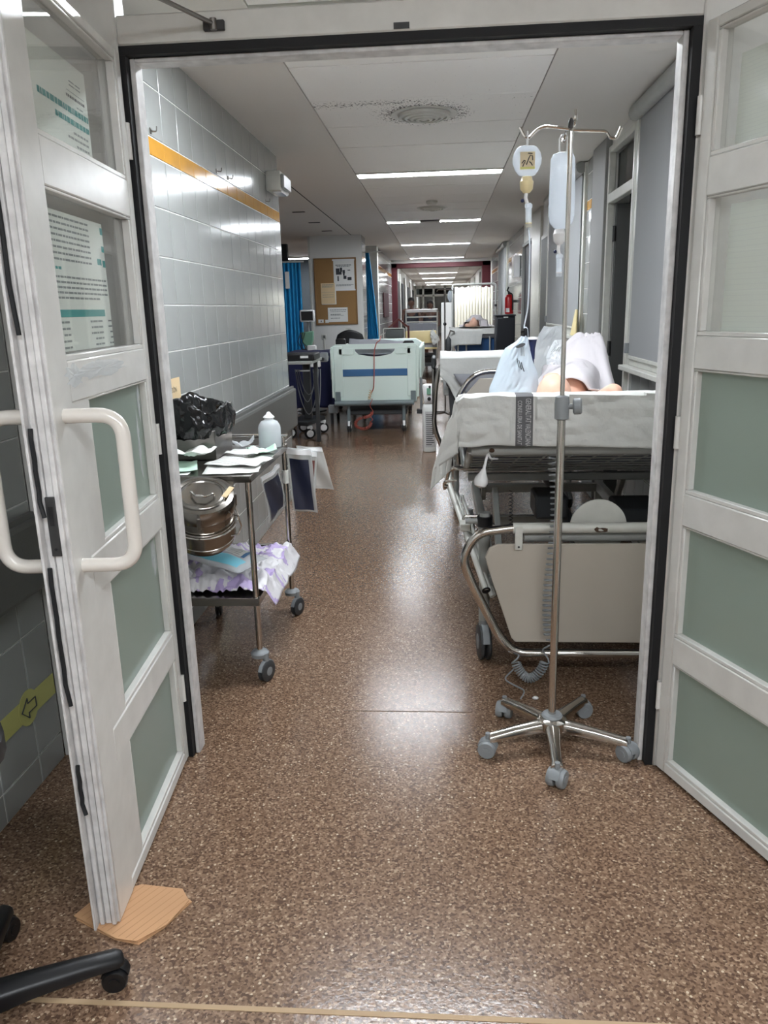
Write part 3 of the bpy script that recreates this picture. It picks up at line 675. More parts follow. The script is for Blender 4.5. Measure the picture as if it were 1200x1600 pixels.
sc_.build('pen_scrawl', 'ink', st_); MB().box(bx_-.021, bx_+.019, by_-.0232, by_-.0225, 1.757, 1.763).build('sticker_edge', 'yellow_green', st_)
def giving_set(t, x, y, z, yel, tilt=0):
    MB().lathe([(.008, 0), (.012, .004), (.017, .01), (.019, .03), (.0165, .032), (.014, .042), (.012, .043)], (x, y, z-.043), n=16).build('port', yel, t)
    MB().tube([(x, y, z-.04), (x-.002, y, z-.055), (x+.001+tilt*.3, y, z-.07)], .005, 8).build('spike', 'white_gloss', t)
    MB().lathe([(.009, 0), (.0095, .004), (.0085, .012), (.0085, .05), (.0105, .052), (.0105, .06), (.006, .064)], (x+.002+tilt, y, z-.132), (-tilt*5, 0, 1), 14).build('drip_chamber', 'iv_plastic', t)
    MB().lathe([(.0088, 0), (.0088, .012)], (x+.002+tilt, y, z-.1315), (-tilt*5, 0, 1), 14).build('fluid', yel, t)
    MB().ball((x-.011, y-.002, z-.062), .005, 10, 6).build('air_valve', 'navy', t)
giving_set(b1, bx_, by_, 1.742, 'port_yellow', .006)
MB().tube(fillet([(bx_+.008, by_, 1.612), (bx_+.014, by_+.01, 1.56), (bx_+.014, by_+.02, 1.40), (bx_+.03, by_+.3, 1.33), (bx_+.11, by_+1.0, 1.315), (bx_+.185, by_+1.62, 1.29), (bx_+.21, by_+1.68, .92)], .1, 5), .0022, 6).build('tube', 'iv_plastic', b1)
# tall drip bottle on the rear arm
qx, qy = .347, iy+.1
b2 = thing('drip_bottle', 'tall clear infusion bottle hanging behind the chrome pole', 'drip bag', (qx, qy, 1.55))
o2 = [(.012, 1.612, .012), (.022, 1.616, .016), (.033, 1.63, .021), (.037, 1.65, .023), (.037, 1.7, .023), (.035, 1.78, .022), (.034, 1.80, .021), (.028, 1.812, .016), (.014, 1.817, .008)]
vs, fs = bagshape(o2, 0); MB().add([(qx+x, qy+y, z) for x, y, z in vs], fs).build('bottle', 'iv_plastic', b2)
MB().tube([(qx-.008, qy, 1.812), (qx-.011, qy, 1.825), (qx-.011, qy, 1.852), (qx-.005, qy, 1.862), (qx+.005, qy, 1.862), (qx+.011, qy, 1.852), (qx+.011, qy, 1.825), (qx+.008, qy, 1.812)], .0026, 6).build('hanging_loop', 'white_gloss', b2)
giving_set(b2, qx-.004, qy, 1.612, 'white_gloss')

# ================================================================== STEEL TROLLEY
x0, x1, y0, y1 = -1.12, -.705, 2.755, 3.46
ct = thing('instrument_trolley', 'stainless steel instrument trolley with papers on top, against the tiled wall', 'trolley', ((x0+x1)/2, (y0+y1)/2, 0))
cs = []
for x in (x0+.02, x1-.012):
    for y in (y0+.012, y1-.012):
        MB().cyl((x, y, .105), (x, y, .815), .0115, 14).build('leg', 'chrome', ct)
        MB().lathe([(.014, .125), (.03, .12), (.036, .112), (.034, .098), (.015, .09)], (x, y, 0)).build('bumper', 'grey_plastic', ct)
        caster(ct, (x+.025, y-.015), .042, .03, ('dark_grey', 'grey_plastic'), random.choice((.3, -.4, .2)))
def tray(z, lip, nm):
    m = MB(); m.box(x0, x1, y0, y1, z, z+.004)
    m.box(x0, x1, y0-.003, y0, z-.02, z+lip).box(x0, x1, y1, y1+.003, z-.02, z+lip).box(x0-.003, x0, y0, y1, z-.02, z+lip).box(x1, x1+.003, y0, y1, z-.02, z+lip)
    return m.build(nm, 'steel', ct, bevel=.0012)
tray(.815, .006, 'top_tray'); tray(.33, .012, 'lower_shelf')
MB().tube([(x0+.02, y1-.012, .86), (x1+.01, y1-.012, .86)], .009, 10).build('push_rail', 'chrome', ct)
for x in (x0+.06, x1-.012): MB().cyl((x, y1-.012, .815), (x, y1-.012, .86), .007, 8).build('rail_post', 'chrome', ct)
MB().tube([(x0+.02, y1-.012, .345), (x1-.012, y1-.012, .345)], .005, 8).build('rear_bar', 'chrome', ct)
MB().cyl((x1-.012, y1-.012, .64), (x1-.012, y1-.012, .70), .016, 12).build('leg_sleeve', 'white_enamel', ct)
DT = .42; dcx, dcy, dcz = -.848, 2.628, .618      # drum hangs tilted in its ring
DR = Matrix.Rotation(DT, 3, 'X') @ Matrix.Rotation(.12, 3, 'Y')
def dw(p): return Vector((dcx, dcy, dcz)) + DR @ Vector(p)
hr = MB().tube([dw((.118*math.cos(a*PI/16), .118*math.sin(a*PI/16), .10)) for a in range(32)], .004, 6, closed=True)
for a in (1.1, 2.0): hr.tube([dw((.118*math.cos(a), .118*math.sin(a), .10)), Vector((dw((.118*math.cos(a), .118*math.sin(a), .10)).x, y0-.003, .76))], .004, 6)
hr.box(dcx-.07, dcx+.08, y0-.007, y0-.003, .735, .80)
hr.build('drum_ring', 'chrome', ct)
# steel drum hooked on the trolley's end
dr = thing('steel_drum', 'round stainless steel drum with latched lid in a ring on the trolley end', 'drum', (dcx, dcy, dcz), local=True)
dr.rotation_euler = DR.to_euler()
MB().lathe([(.06, 0), (.098, .003), (.106, .018), (.108, .033), (.106, .035), (.107, .093), (.1095, .095), (.1095, .101), (.107, .103), (.108, .163)], (0, 0, 0), n=40).build('body', 'steel', dr)
lid = MB().lathe([(.111, .148), (.1125, .151), (.1125, .188), (.108, .201), (.094, .205), (.09, .202), (.082, .201), (.079, .205), (.072, .207), (.068, .203), (.0, .204)], (0, 0, 0), n=40).build('lid', 'steel', dr)
MB().tube(fillet([(-.035, -.008, .204), (-.035, -.008, .218), (-.012, -.035, .222), (.022, -.035, .222), (.045, -.008, .218), (.045, -.008, .204)], .008, 3), .004, 8).build('lid_handle', 'chrome', lid)
MB().obox((.086, .02, .207), (.018, .06, .002), -.25).build('tape', 'paper_cream', lid)
for a in (-1.95, -1.45, .35):
    MB().obox((.114*math.cos(a), .114*math.sin(a), .163), (.006, .014, .05), a).build('latch', 'steel_dull', dr, bevel=.002)
MB().tube([(.112, -.03, .15), (.13, -.04, .155), (.142, -.05, .12), (.13, -.05, .08), (.105, -.05, .07)], .003, 6).build('bail_handle', 'chrome', dr)
# papers on the trolley top
def sheet(name, lab, cat, c, size, rz, mat, curl=.006, seed=1, lines=0, group=None, zt=.0006):
    R = Matrix.Rotation(rz, 3, 'Z')
    def fn(u, v):
        x, y = (u-.5)*size[0], (v-.5)*size[1]; z = curl*(abs(nz(u*2+seed, v*2, seed))*1.2 + (u-.5)**2*2*(.5+.5*math.sin(seed*3)))
        return Vector(c) + R @ Vector((x, y, 0)) + Vector((0, 0, z))
    m = MB().grid(fn, 10, 10); o = m.build(name, mat, solid=zt); tag(o, lab, cat, group)
    if lines:
        q = MB()
        for k in range(lines):
            v = .12+.76*k/max(lines-1, 1)
            if (k*7+seed) % 5 == 0: continue
            u1 = .1+.8*(.5+.5*abs(math.sin(k*2.3+seed)))
            q.grid(lambda u, w: fn(.1+(u1-.1)*u, v+.018*w)+Vector((0, 0, .0012)), 6, 1)
        q.build('print', 'ink_light', o)
    return o
zp = .8205
sheet('paper_sheet', 'plain white paper lying across the front edge of the trolley top', 'paper', (-.80, 2.87, zp), (.21, .16, 0), .15, 'paper_white', .006, 1)
sheet('paper_sheet', 'printed white form in the middle of the trolley top', 'paper', (-.80, 2.975, zp+.010), (.22, .17), -.2, 'paper_white', .012, 2, 8)
sheet('paper_sheet', 'pale green paper next to the plastic bottle on the trolley', 'paper', (-.775, 3.255, zp+.002), (.12, .09), .4, 'mint_paper', .03, 3)
sheet('paper_sheet', 'pale green folded paper beside the steel drum', 'paper', (-1.03, 2.90, zp+.002), (.16, .22), .3, 'mint_paper', .022, 4)
sheet('paper_sheet', 'white leaflet with print peaking up near the black bag', 'paper', (-.985, 2.98, zp+.036), (.14, .13), .9, 'paper_white', .035, 5)
sheet('paper_sheet', 'white printed form behind the middle form on the trolley', 'paper', (-.80, 3.10, zp+.026), (.16, .10), -.3, 'paper_white', .012, 6, 6)
sheet('paper_sheet', 'narrow white card by the trolley corner beside the drum', 'paper', (-1.02, 2.79, zp), (.15, .06), .1, 'paper_white', .004, 7)
# plastic bottle
pbt = thing('plastic_bottle', 'translucent plastic bottle with pointed cap standing on the trolley', 'bottle', (-.762, 3.38, .82))
MB().lathe([(.03, .82), (.048, .823), (.05, .83), (.05, .905), (.047, .918), (.036, .935), (.02, .942)], (-.762, 3.38, 0), n=28).build('body', 'bottle_plastic', pbt)
MB().lathe([(.012, .94), (.02, .942), (.021, .95), (.026, .953), (.022, .958), (.012, .966), (.008, .974), (.003, .977)], (-.762, 3.38, 0), n=20).build('cap', 'white_gloss', pbt)
MB().lathe([(.03, .8205), (.0465, .8235), (.0485, .83), (.0485, .895)], (-.762, 3.38, 0), n=28).build('liquid', 'bottle_plastic', pbt)
sheet('plastic_wrap', 'crumpled clear plastic wrap behind the bottle on the trolley', 'plastic wrap', (-.90, 3.39, zp+.001), (.12, .05), 0, 'plastic_clear', .04, 9)
# steel box lined with a black bag
bn = thing('waste_bin', 'steel waste bin lined with a black bag, on the trolley', 'waste bin', (-1.0, 3.2, .82))
m = MB(); X0, X1, Y0, Y1 = -1.108, -.922, 3.08, 3.34
m.box(X0, X1, Y0, Y0+.004, .82, .94).box(X0, X1, Y1-.004, Y1, .82, .94).box(X0, X0+.004, Y0, Y1, .82, .94).box(X1-.004, X1, Y0, Y1, .82, .94).box(X0, X1, Y0, Y1, .82, .824)
bo = m.build('bin_body', 'steel_dull', bn, bevel=.001)
for x in (-1.05, -1.0, -.95): MB().ball((x, Y0-.0005, .862+.012*math.sin(x*50)), .003, 8, 5).build('rivet', 'dark_metal', bo)
def bagfn(u, v):
    a = 2*PI*u; ca, sa = math.cos(a), math.sin(a)
    if v < .4: t = v/.4; rr = .55+.45*t**.8; z = .93+.15*t                     # inside wall going up
    elif v < .55: t = (v-.4)/.15; rr = 1.0+.2*math.sin(t*PI/2); z = 1.08+.012*math.sin(t*PI)   # rolled lip
    else: t = (v-.55)/.45; rr = 1.2+.12*math.sin(t*PI)-.03*t; z = 1.08-.125*t-.03*t*nz(ca*1.5, sa*1.5, 9)     # skirt
    lip = max(0, 1-abs(v-.48)*2.4)
    z += lip*(.035*nz(ca*1.3, sa*1.3, 2)+.02*math.sin(3*a+.9)) + .012*nz(ca*5, sa*5, v*5)
    rr *= 1+.10*nz(ca*2.2, sa*2.2, v*3)+.06*nz(ca*6, sa*6, v*6)+.03*nz(ca*13, sa*13, v*9)
    return (-1.015+.098*rr*math.copysign(abs(ca)**.8, ca), 3.21+.135*rr*math.copysign(abs(sa)**.8, sa), z-.052)
MB().grid(bagfn, 96, 40).build('bin_bag', 'bin_bag', bn, solid=.001)
# lower shelf: crumpled plastic packs
def crumple(cx, cy, z, sx, sy, h, seed, edge=.0):
    def fn(u, v):
        a, b = u*2-1, v*2-1; d = max(abs(a), abs(b)); e = max(0, 1-d**3)
        x = cx+a*sx/2*(1+.05*nz(b*2, seed)); y = cy+b*sy/2*(1+.05*nz(a*2, seed+5))
        zz = z+.004+h*e*(.55+.45*nz(a*1.4, b*1.4, seed)) + h*.5*abs(nz(a*3.4, b*3.4, seed+2)) + h*.28*abs(nz(a*9, b*9, seed+4)) + edge*max(0, a)**3
        x = max(x, x0+.015); lo = z+.006 if x < x1-.02 else (.350 if x < x1+.016 else .350-(x-x1-.016)*1.6)
        return (x, y, max(zz if x < x1+.016 else zz-.06*(x-x1)/.05, lo))
    return fn
zs = .334
g1 = crumple(-.885, 3.105, zs, .46, .58, .085, 3)
def plm(u, v): return 1 if nz(u*4.2+v*1.5, v*6.3, 8)+.4*nz(u*19, v*19, 3) > .26 else 0
o = MB().grid(g1, 80, 88, plm).build('plastic_bag', ['crinkle_white', 'lilac'], solid=.001)
tag(o, 'crumpled white and lilac plastic bag spread over the lower trolley shelf', 'plastic bag')
zpk = max(g1(i/60, j/60)[2] for i in range(61) for j in range(61) if -1.1 < g1(i/60, j/60)[0] < -.70 and 2.8 < g1(i/60, j/60)[1] < 3.09)+.034
pk = thing('medical_pack', 'clear medical pack with blue pad and white label on the lower trolley shelf', 'medical pack', (-.90, 2.93, zpk-.026))
def pkfn(u, v):
    a, b = u*2-1, v*2-1; r = max(0, 1-max(abs(a), abs(b))**4); x = a*.165; y = b*.10; c, s = math.cos(-.35), math.sin(-.35)
    return (-.90+x*c-y*s, 2.93+x*s+y*c, zpk+.026*r+.006*nz(a*3, b*3, 4)-.02*a)
MB().grid(pkfn, 20, 14).build('wrap', 'plastic_clear', pk, solid=.0008)
def onpk(u0, u1, v0, v1, lift, name, mat, par=pk): return MB().grid(lambda u, v: Vector(pkfn(u0+(u1-u0)*u, v0+(v1-v0)*v))+Vector((0, 0, lift)), 8, 6).build(name, mat, par)
onpk(.25, .93, .08, .42, .002, 'blue_pad', 'pad_blue'); lb = onpk(.5, .86, .5, .92, .003, 'label', 'paper_white'); onpk(.27, .33, .1, .95, .004, 'blue_strap', 'navy'); onpk(.14, .3, .1, .34, .005, 'red_clip', 'pink_red'); onpk(.82, .87, .48, .92, .004, 'blue_edge', 'bed_blue')
for k in range(5): onpk(.55, .78, .55+.065*k, .565+.065*k, .0045, 'print', 'ink_light', lb)
# X-ray pouches hung on the trolley's right side
def pouch(lab, o_, ax, wd, hh, lean, film):
    """o_: top corner; ax: direction of the top edge"""
    o_ = Vector(o_); ax = Vector(ax).normalized(); nrm = ax.cross(Vector((0, 0, 1)))
    if nrm.y > 0: nrm = -nrm
    t = thing('film_pouch', lab, 'pouch', (o_.x, o_.y, o_.z-hh))
    def fn(u, v): return o_ + ax*(wd*u+lean*(1-v)) + nrm*(.006*math.sin(u*7+v*5)) - Vector((0, 0, hh*(1-v)+.01*u))
    MB().grid(fn, 12, 12).build('sleeve', 'plastic_pouch', t, solid=.0008)
    if film: MB().grid(lambda u, v: fn(.08+.78*u, .03+.8*v)+nrm*.003, 8, 8).build('film', 'film_blue' if film == 1 else 'wood_red', t)
    MB().grid(lambda u, v: fn(u, .9+.08*v)+nrm*.004, 8, 2).build('seal_strip', 'white_gloss', t)
    return t
pouch('clear pouch with dark blue film hung on the far corner of the trolley', (x1-.01, y1+.022, .80), (1, 0, 0), .115, .30, .02, 1)
pouch('clear pouch fanned out beyond the blue film pouch on the trolley', (x1+.03, y1+.062, .80), (1, 0, 0), .12, .20, .05, 0)
pouch('clear pouch with blue film hung under the trolley rim between its legs', (x1+.016, y0+.12, .79), (0, 1, 0), .33, .20, .06, 1)
pouch('clear pouch with a reddish card at the outer side of the blue film pouch', (x1+.07, y1+.042, .785), (1, 0, 0), .06, .26, -.02, 2)
# cream sign on the wall
sg = MB().obox((XL+.0045, 3.28, 1.09), (.001, .24, .09)).build('wall_sign', 'paper_cream'); tag(sg, 'cream paper sign with black capitals taped above the waste bin', 'sign')
tx = MB(); text_mb(tx, 'ECCIÓN', .032, lambda a, b: (XL+.006, 3.29+a, 1.085+b)); text_mb(tx, 'A', .03, lambda a, b: (XL+.006, 3.27+a, 1.052+b)); tx.build('lettering', 'ink', sg, smooth=False)
# emergency light box and hooks on the tiled wall
eb = thing('wall_box', 'white plastic box lamp mounted high at the end of the tiled wall', 'emergency light', (XL+.07, 5.62, 2.18))
MB().box(XL+.003, XL+.10, 5.48, 5.78, 2.185, 2.31).build('housing', 'white_enamel', eb, bevel=.008, seg=2); MB().box(XL+.098, XL+.122, 5.5, 5.76, 2.2, 2.29).build('cover', 'grey_enamel', eb, bevel=.008)
MB().box(XL+.04, XL+.1, 5.52, 5.72, 2.176, 2.186).build('lens', 'white_gloss', eb)
for y in (3.32, 4.27, 4.5, 5.45):
    h = MB().tube(fillet([(XL+.003, y, 2.115), (XL+.03, y, 2.11), (XL+.032, y, 2.13)], .008, 3), .0028, 6).box(XL+.002, XL+.008, y-.008, y+.008, 2.105, 2.125).build('wall_hook', 'steel_dull')
    tag(h, {3.32: 'small metal hook on the tiled wall closest to the door frame', 4.27: 'small metal hook of a close pair, the one nearer the doors', 4.5: 'small metal hook of a close pair, the one nearer the box lamp', 5.45: 'small metal hook on the tiles right under the box lamp'}[y], 'hook', 'hooks on the tiled wall')
# ceiling outlets
def outlet(x, y, r, lab):
    t = thing('air_outlet', lab, 'air vent', (x, y, ZC-.04))
    MB().lathe([(r*.84, .0), (r*.9, -.004), (r, -.002), (r, .006), (r*.84, .004)], (x, y, ZC)).build('rim', 'white_enamel', t)
    for k, q in enumerate((.8, .62, .45, .28)):
        MB().lathe([(r*q, -.002-.006*k), (r*(q-.03), -.016-.005*k), (r*(q-.12), -.019-.005*k), (r*(q-.1), -.008-.005*k)], (x, y, ZC), n=32).build('cone_ring', 'white_enamel', t)
    MB().lathe([(r*.13, -.02), (r*.1, -.03), (0, -.032)], (x, y, ZC)).build('centre_cone', 'white_enamel', t)
outlet(-.09, 4.87, .19, 'round air outlet ringed with soot in the ceiling before the first light')
outlet(-.09, 9.15, .17, 'round air outlet in the ceiling above the green bed end')
sd = MB().lathe([(.06, 0), (.06, -.02), (.045, -.035), (0, -.037)], (-.09, 8.6, ZC)).build('smoke_detector', 'white_enamel'); tag(sd, 'small white smoke detector on the ceiling panels', 'smoke detector')
for y in (9.1, 10.2, 11.3):
    o = MB().box(-1.64, -1.5, y-.03, y+.03, ZC-.004, ZC+.002).build('ceiling_slot', 'soot'); tag(o, {9.1: 'dark ceiling slot closest to the tiled wall end', 10.2: 'middle one of three dark slots in the plain ceiling', 11.3: 'dark ceiling slot closest to the notice board column'}[y], 'vent', 'slots in the plain ceiling')
# ================================================================== stool base and cardboard at lower left
cc = (-.945, 1.165)
ch = thing('rolling_stool', 'black five-star base of a rolling stool beside the left door leaf', 'stool', (*cc, 0))
A0 = math.atan2(1.33-cc[1], -.70-cc[0])
for k in range(5):
    a = A0 + k*2*PI/5; d = Vector((math.cos(a), math.sin(a), 0)); s = Vector((-d.y, d.x, 0)); C0 = Vector((*cc, 0)); m = MB(); secs = []
    for t, hw, zt, zb in ((.03, .035, .125, .075), (.12, .03, .115, .075), (.22, .026, .10, .066), (.29, .025, .088, .058), (.305, .02, .08, .06)):
        q = C0+d*t; secs += [q-s*hw+Vector((0,0,zb)), q+s*hw+Vector((0,0,zb)), q+s*hw*.85+Vector((0,0,zt-.01)), q+Vector((0,0,zt)), q-s*hw*.85+Vector((0,0,zt-.01))]
    fs = [tuple(range(4, -1, -1)), tuple(20+i for i in range(5))] + [(i*5+j, i*5+(j+1) % 5, i*5+5+(j+1) % 5, i*5+5+j) for i in range(4) for j in range(5)]
    m.add(secs, fs).build('leg', 'black_plastic', ch, bevel=.006, seg=2)
    p = C0+d*.285; caster(ch, (p.x, p.y), .027, .05, ('black_plastic', 'black_plastic'), a+1.2)
MB().lathe([(.04, .07), (.045, .1), (.03, .135), (.026, .3), (.018, .3), (.016, .6)], (*cc, 0)).build('gas_column', 'black_plastic', ch)
MB().lathe([(.05, .595), (.13, .605), (.15, .625), (.15, .66), (.13, .68), (0, .685)], (*cc, 0)).build('seat', 'black_plastic', ch)
poly = [(-.87, 1.555), (-.761, 1.62), (-.66, 1.60), (-.622, 1.566), (-.66, 1.49), (-.704, 1.43), (-.763, 1.443), (-.885, 1.505)]
cb = thing('cardboard_wedge', 'torn brown corrugated cardboard jammed under the left door leaf', 'cardboard', (-.75, 1.52, 0))
for k, z in enumerate((.0005, .0075)):
    MB().prism([(x+.005*math.sin(i*3.1+k*2), y+.005*math.cos(i*2.3+k)) for i, (x, y) in enumerate(poly)], lambda a, b, d: (a, b, z+d), .0022).build('liner', 'cardboard', cb)
fd_ = Vector((.62, 1)).normalized() if False else Vector((.11, .17, 0)).normalized(); fs2 = Vector((fd_.y, -fd_.x, 0))
fl = MB(); rd = MB()
def clip(c):
    lo, hi = -.3, .3; n = len(poly); P = [Vector((x, y, 0)) for x, y in poly]; ctr = sum(P, Vector())/n
    for i in range(n):
        a, b = P[i], P[(i+1) % n]; nn = Vector((b.y-a.y, a.x-b.x, 0))
        if nn.dot(ctr-a) < 0: nn = -nn
        den = nn.dot(fd_); num = nn.dot(c-a)
        if abs(den) < 1e-9: 
            if num < 0: return None
            continue
        t = -num/den
        if den > 0: lo = max(lo, t)
        else: hi = min(hi, t)
    return (lo+.004, hi-.004) if hi-lo > .02 else None
for i in range(-24, 25):
    c = Vector((-.75, 1.52, 0)) + fs2*i*.009; r_ = clip(c)
    if r_:
        fl.tube([c+fd_*r_[0]+Vector((0, 0, .0052)), c+fd_*r_[1]+Vector((0, 0, .0052))], .0022, 4)
        if i % 2 == 0: q = [c+fd_*r_[0]-fs2*.0012, c+fd_*r_[0]+fs2*.0012, c+fd_*r_[1]+fs2*.0012, c+fd_*r_[1]-fs2*.0012]; rd.add([p+Vector((0, 0, .0101)) for p in q], [(0, 1, 2, 3)])
tag(fl.build('fluting', 'cardboard', cb), kind='stuff'); tag(rd.build('ridge_lines', 'cardboard_dark', cb, smooth=False), kind='stuff')
# ================================================================== NEAR BED (head end towards the doors)
bl, br, bc = .085, 1.055, .57
bed = thing('hospital_bed', 'grey steel hospital bed with wire deck and lowered head board, patient lying on it', 'bed', (bc, 3.78, 0))
YB = 2.77
# head frame: chrome hoop, enamelled top bar, hanging board
hoop = fillet([(.262, YB-.02, .618), (.12, YB-.02, .60), (.072, YB-.02, .50), (.10, YB-.02, .42), (.21, YB-.02, .19), (.27, YB-.02, .125), (.87, YB-.02, .125), (.93, YB-.02, .19), (1.04, YB-.02, .42), (1.07, YB-.02, .50), (1.02, YB-.02, .60), (.878, YB-.02, .618)], .07, 6)
MB().tube(hoop, .0165, 14).build('head_hoop', 'chrome', bed)
tb = MB().cyl((.255, YB-.02, .618), (.885, YB-.02, .618), .0195, 16).build('top_bar', 'white_enamel', bed)
for x in (.275, .865):
    b = MB().box(x-.014, x+.014, YB-.043, YB-.036, .54, .628).build('board_clip', 'white_enamel', bed, bevel=.003); MB().cyl((x, YB-.044, .553), (x, YB-.046, .553), .004, 8).build('rivet', 'dark_metal', b)
def flake(par, cx, y, cz, r, seed):
    m = MB(); n = 14; pts = [(cx+r*(1.3+.5*nz(k, seed))*math.cos(2*PI*k/n), cz+r*.62*(1+.7*nz(k*1.7, seed+3))*math.sin(2*PI*k/n)) for k in range(n)]
    m.prism(pts, lambda a, b, d: (a, y-d-.0+ .5*((b-.618)**2)/.0195, b), .001); m.build('rust_patch', 'rust', par, smooth=False)
flake(tb, .566, YB-.0393, .614, .019, 1)
bd = [(.17, .545), (.20, .558), (.94, .558), (.97, .545), (.985, .51), (.975, .47), (.885, .19), (.87, .172), (.27, .172), (.255, .19), (.165, .47), (.155, .51)]
MB().prism(bd, lambda a, b, d: (a, YB-.028+d, b), .014).build('head_board', 'board_beige', bed, bevel=.003)
MB().cyl((.3, YB+.02, .575), (.84, YB+.02, .575), .02, 10).build('cross_bar', 'grey_enamel', bed)
MB().lathe([(.103, 0), (.103, .006), (.09, .009), (0, .01)], (.572, YB+.045, .605), (0, -1, 0), 40).build('round_plate', 'white_enamel', bed)
# deck: back section raised towards the head end
zh, zf = .905, .685; Yh, Yf, Ye = YB, 3.5, 4.78
pl = MB().tube([(bl+.02, Yh, zh), (br-.02, Yh, zh)], .0225, 14).build('deck_head_bar', 'grey_enamel', bed)
flake(pl, .165, Yh-.0232, zh+.004, .009, 4) if False else MB().ball((.176, Yh-.021, zh), (.011, .004, .008), 10, 6).build('rust_patch', 'rust', pl)
for x in (bl+.02, br-.02):
    MB().tube(fillet([(x, Yh, zh), (x, Yf, zf), (x, Ye, zf)], .05), .016, 10).build('deck_side_bar', 'grey_enamel', bed)
for k in range(9):
    x = bl+.11+.094*k; MB().tube([(x, Yh, zh-.014), (x, Yf, zf-.005)], .0035, 5).build('wire', 'grey_enamel', bed)
for k in range(1, 8):
    t = k/8; MB().tube([(bl+.03, Yh+(Yf-Yh)*t, zh-.014+(zf-zh)*t), (br-.03, Yh+(Yf-Yh)*t, zh-.014+(zf-zh)*t)], .0035, 5).build('wire', 'grey_enamel', bed)
MB().box(bl+.03, br-.03, Yf, Ye, zf-.012, zf+.006).build('deck_plate', 'grey_enamel', bed, bevel=.003)
MB().box(bl+.03, br-.03, Yf-.03, Yf-.0, zf-.05, zf-.015).build('hinge_beam', 'grey_enamel', bed, bevel=.004)
# mattress follows the deck
def mtop(y): return 1.095-(y-YB)/(Yf-YB)*.225 if y < Yf else .87
mm = MB(); mp = [(YB+.0, zh+.024), (Yf, zf+.022), (Ye, zf+.012), (Ye, .87), (Yf, .87), (YB+.02, 1.09), (YB-.015, 1.07)]
mm.prism(mp, lambda a, b, d: (bl+.03+d, a, b), br-bl-.06).build('mattress', 'navy', bed, bevel=.02, seg=3)
# base: side rails, cross members, scissor legs, castors
for x in (.2, .94):
    MB().box(x-.02, x+.02, 2.93, 4.68, .31, .37).build('base_rail', 'grey_enamel', bed, bevel=.004)
    for y0_, z0_, y1_, z1_ in ((3.0, .36, 3.35, .62), (4.3, .36, 4.05, .66)):
        MB().obox((x+.03, (y0_+y1_)/2, (z0_+z1_)/2), (.025, .045, math.hypot(y1_-y0_, z1_-z0_)), 0, -math.atan2(y1_-y0_, z1_-z0_)).build('lift_arm', 'grey_enamel', bed, bevel=.003)
for y in (2.97, 3.9, 4.64): MB().box(.2, .94, y-.02, y+.02, .31, .36).build('cross_member', 'grey_enamel', bed, bevel=.004)
MB().cyl((.57, 3.15, .42), (.57, 4.2, .5), .03, 14).build('actuator', 'dark_grey', bed)
MB().box(.40, .54, 3.3, 3.5, .50, .60).build('motor_box', 'dark_grey', bed, bevel=.01); MB().box(.74, .92, 3.2, 3.45, .48, .57).build('control_box', 'dark_grey', bed, bevel=.01)
for sx, x in ((1, .165), (-1, .975)):
    MB().cyl((x, 2.97, .17), (x, 2.97, .62), .022, 12).build('leg_post', 'grey_enamel', bed)
    for y in (2.97, 4.62): caster(bed, (x, y), .075, .05, ('dark_grey', 'grey_plastic'), .1, name='castor')
MB().cyl((.165, 2.97, .565), (.165, 2.97, .605), .03, 14).build('clamp', 'black_plastic', bed); MB().cyl((.09, 2.97, .585), (.165, 2.97, .585), .011, 10).build('clamp_arm', 'grey_enamel', bed)
# lowered side rail on the corridor side
def rail_tube(pts, r=.012, mat='white_enamel', name='side_rail_tube'): MB().tube(pts, r, 10).build(name, mat, bed)
rail_tube([(.03, 3.30, .655), (.165, 2.84, .345)]); rail_tube([(.055, 3.32, .62), (.19, 2.86, .31)], .009); rail_tube([(.085, 3.33, .60), (.2, 2.9, .30)], .008)
rail_tube([(.03, 3.30, .655), (.04, 4.5, .60)])
MB().tube(fillet([(.03, 3.3, .655), (.005, 3.25, .665), (.01, 3.2, .695), (.06, 3.2, .70)], .01), .005, 8).build('rail_latch', 'chrome', bed)
MB().tube(fillet([(.085, 3.12, .55), (.09, 3.12, .565), (.17, 3.12, .565), (.21, 3.1, .53)], .012), .006, 8).build('rail_latch', 'chrome', bed)
MB().box(.07, .115, 3.05, 3.12, .52, .55).build('rail_bracket', 'white_enamel', bed, bevel=.004)
MB().lathe([(.017, 0), (.017, .004), (.011, .004), (.011, .0)], (.165, 2.84, .345), (.24, -.83, -.5), 14).build('tube_end', 'black', bed)
MB().tube(fillet([(.01, 3.5, .62), (.01, 3.38, .62), (.03, 3.3, .73), (.2, 3.3, .73)], .03), .009, 8).build('frame_loop', 'chrome', bed)
# foot hoop, well behind
fh = fillet([(.10, Ye+.02, .45), (.085, Ye+.02, .86), (.2, Ye+.02, 1.02), (.94, Ye+.02, 1.02), (1.055, Ye+.02, .86), (1.04, Ye+.02, .45)], .09, 6)
MB().tube(fh, .0165, 12).build('foot_hoop', 'chrome', bed)
MB().prism([(.14, .74), (.14, .88), (.23, .98), (.91, .98), (1.0, .88), (1.0, .74)], lambda a, b, d: (a, Ye+.012+d, b), .014).build('foot_board', 'board_beige', bed, bevel=.003)
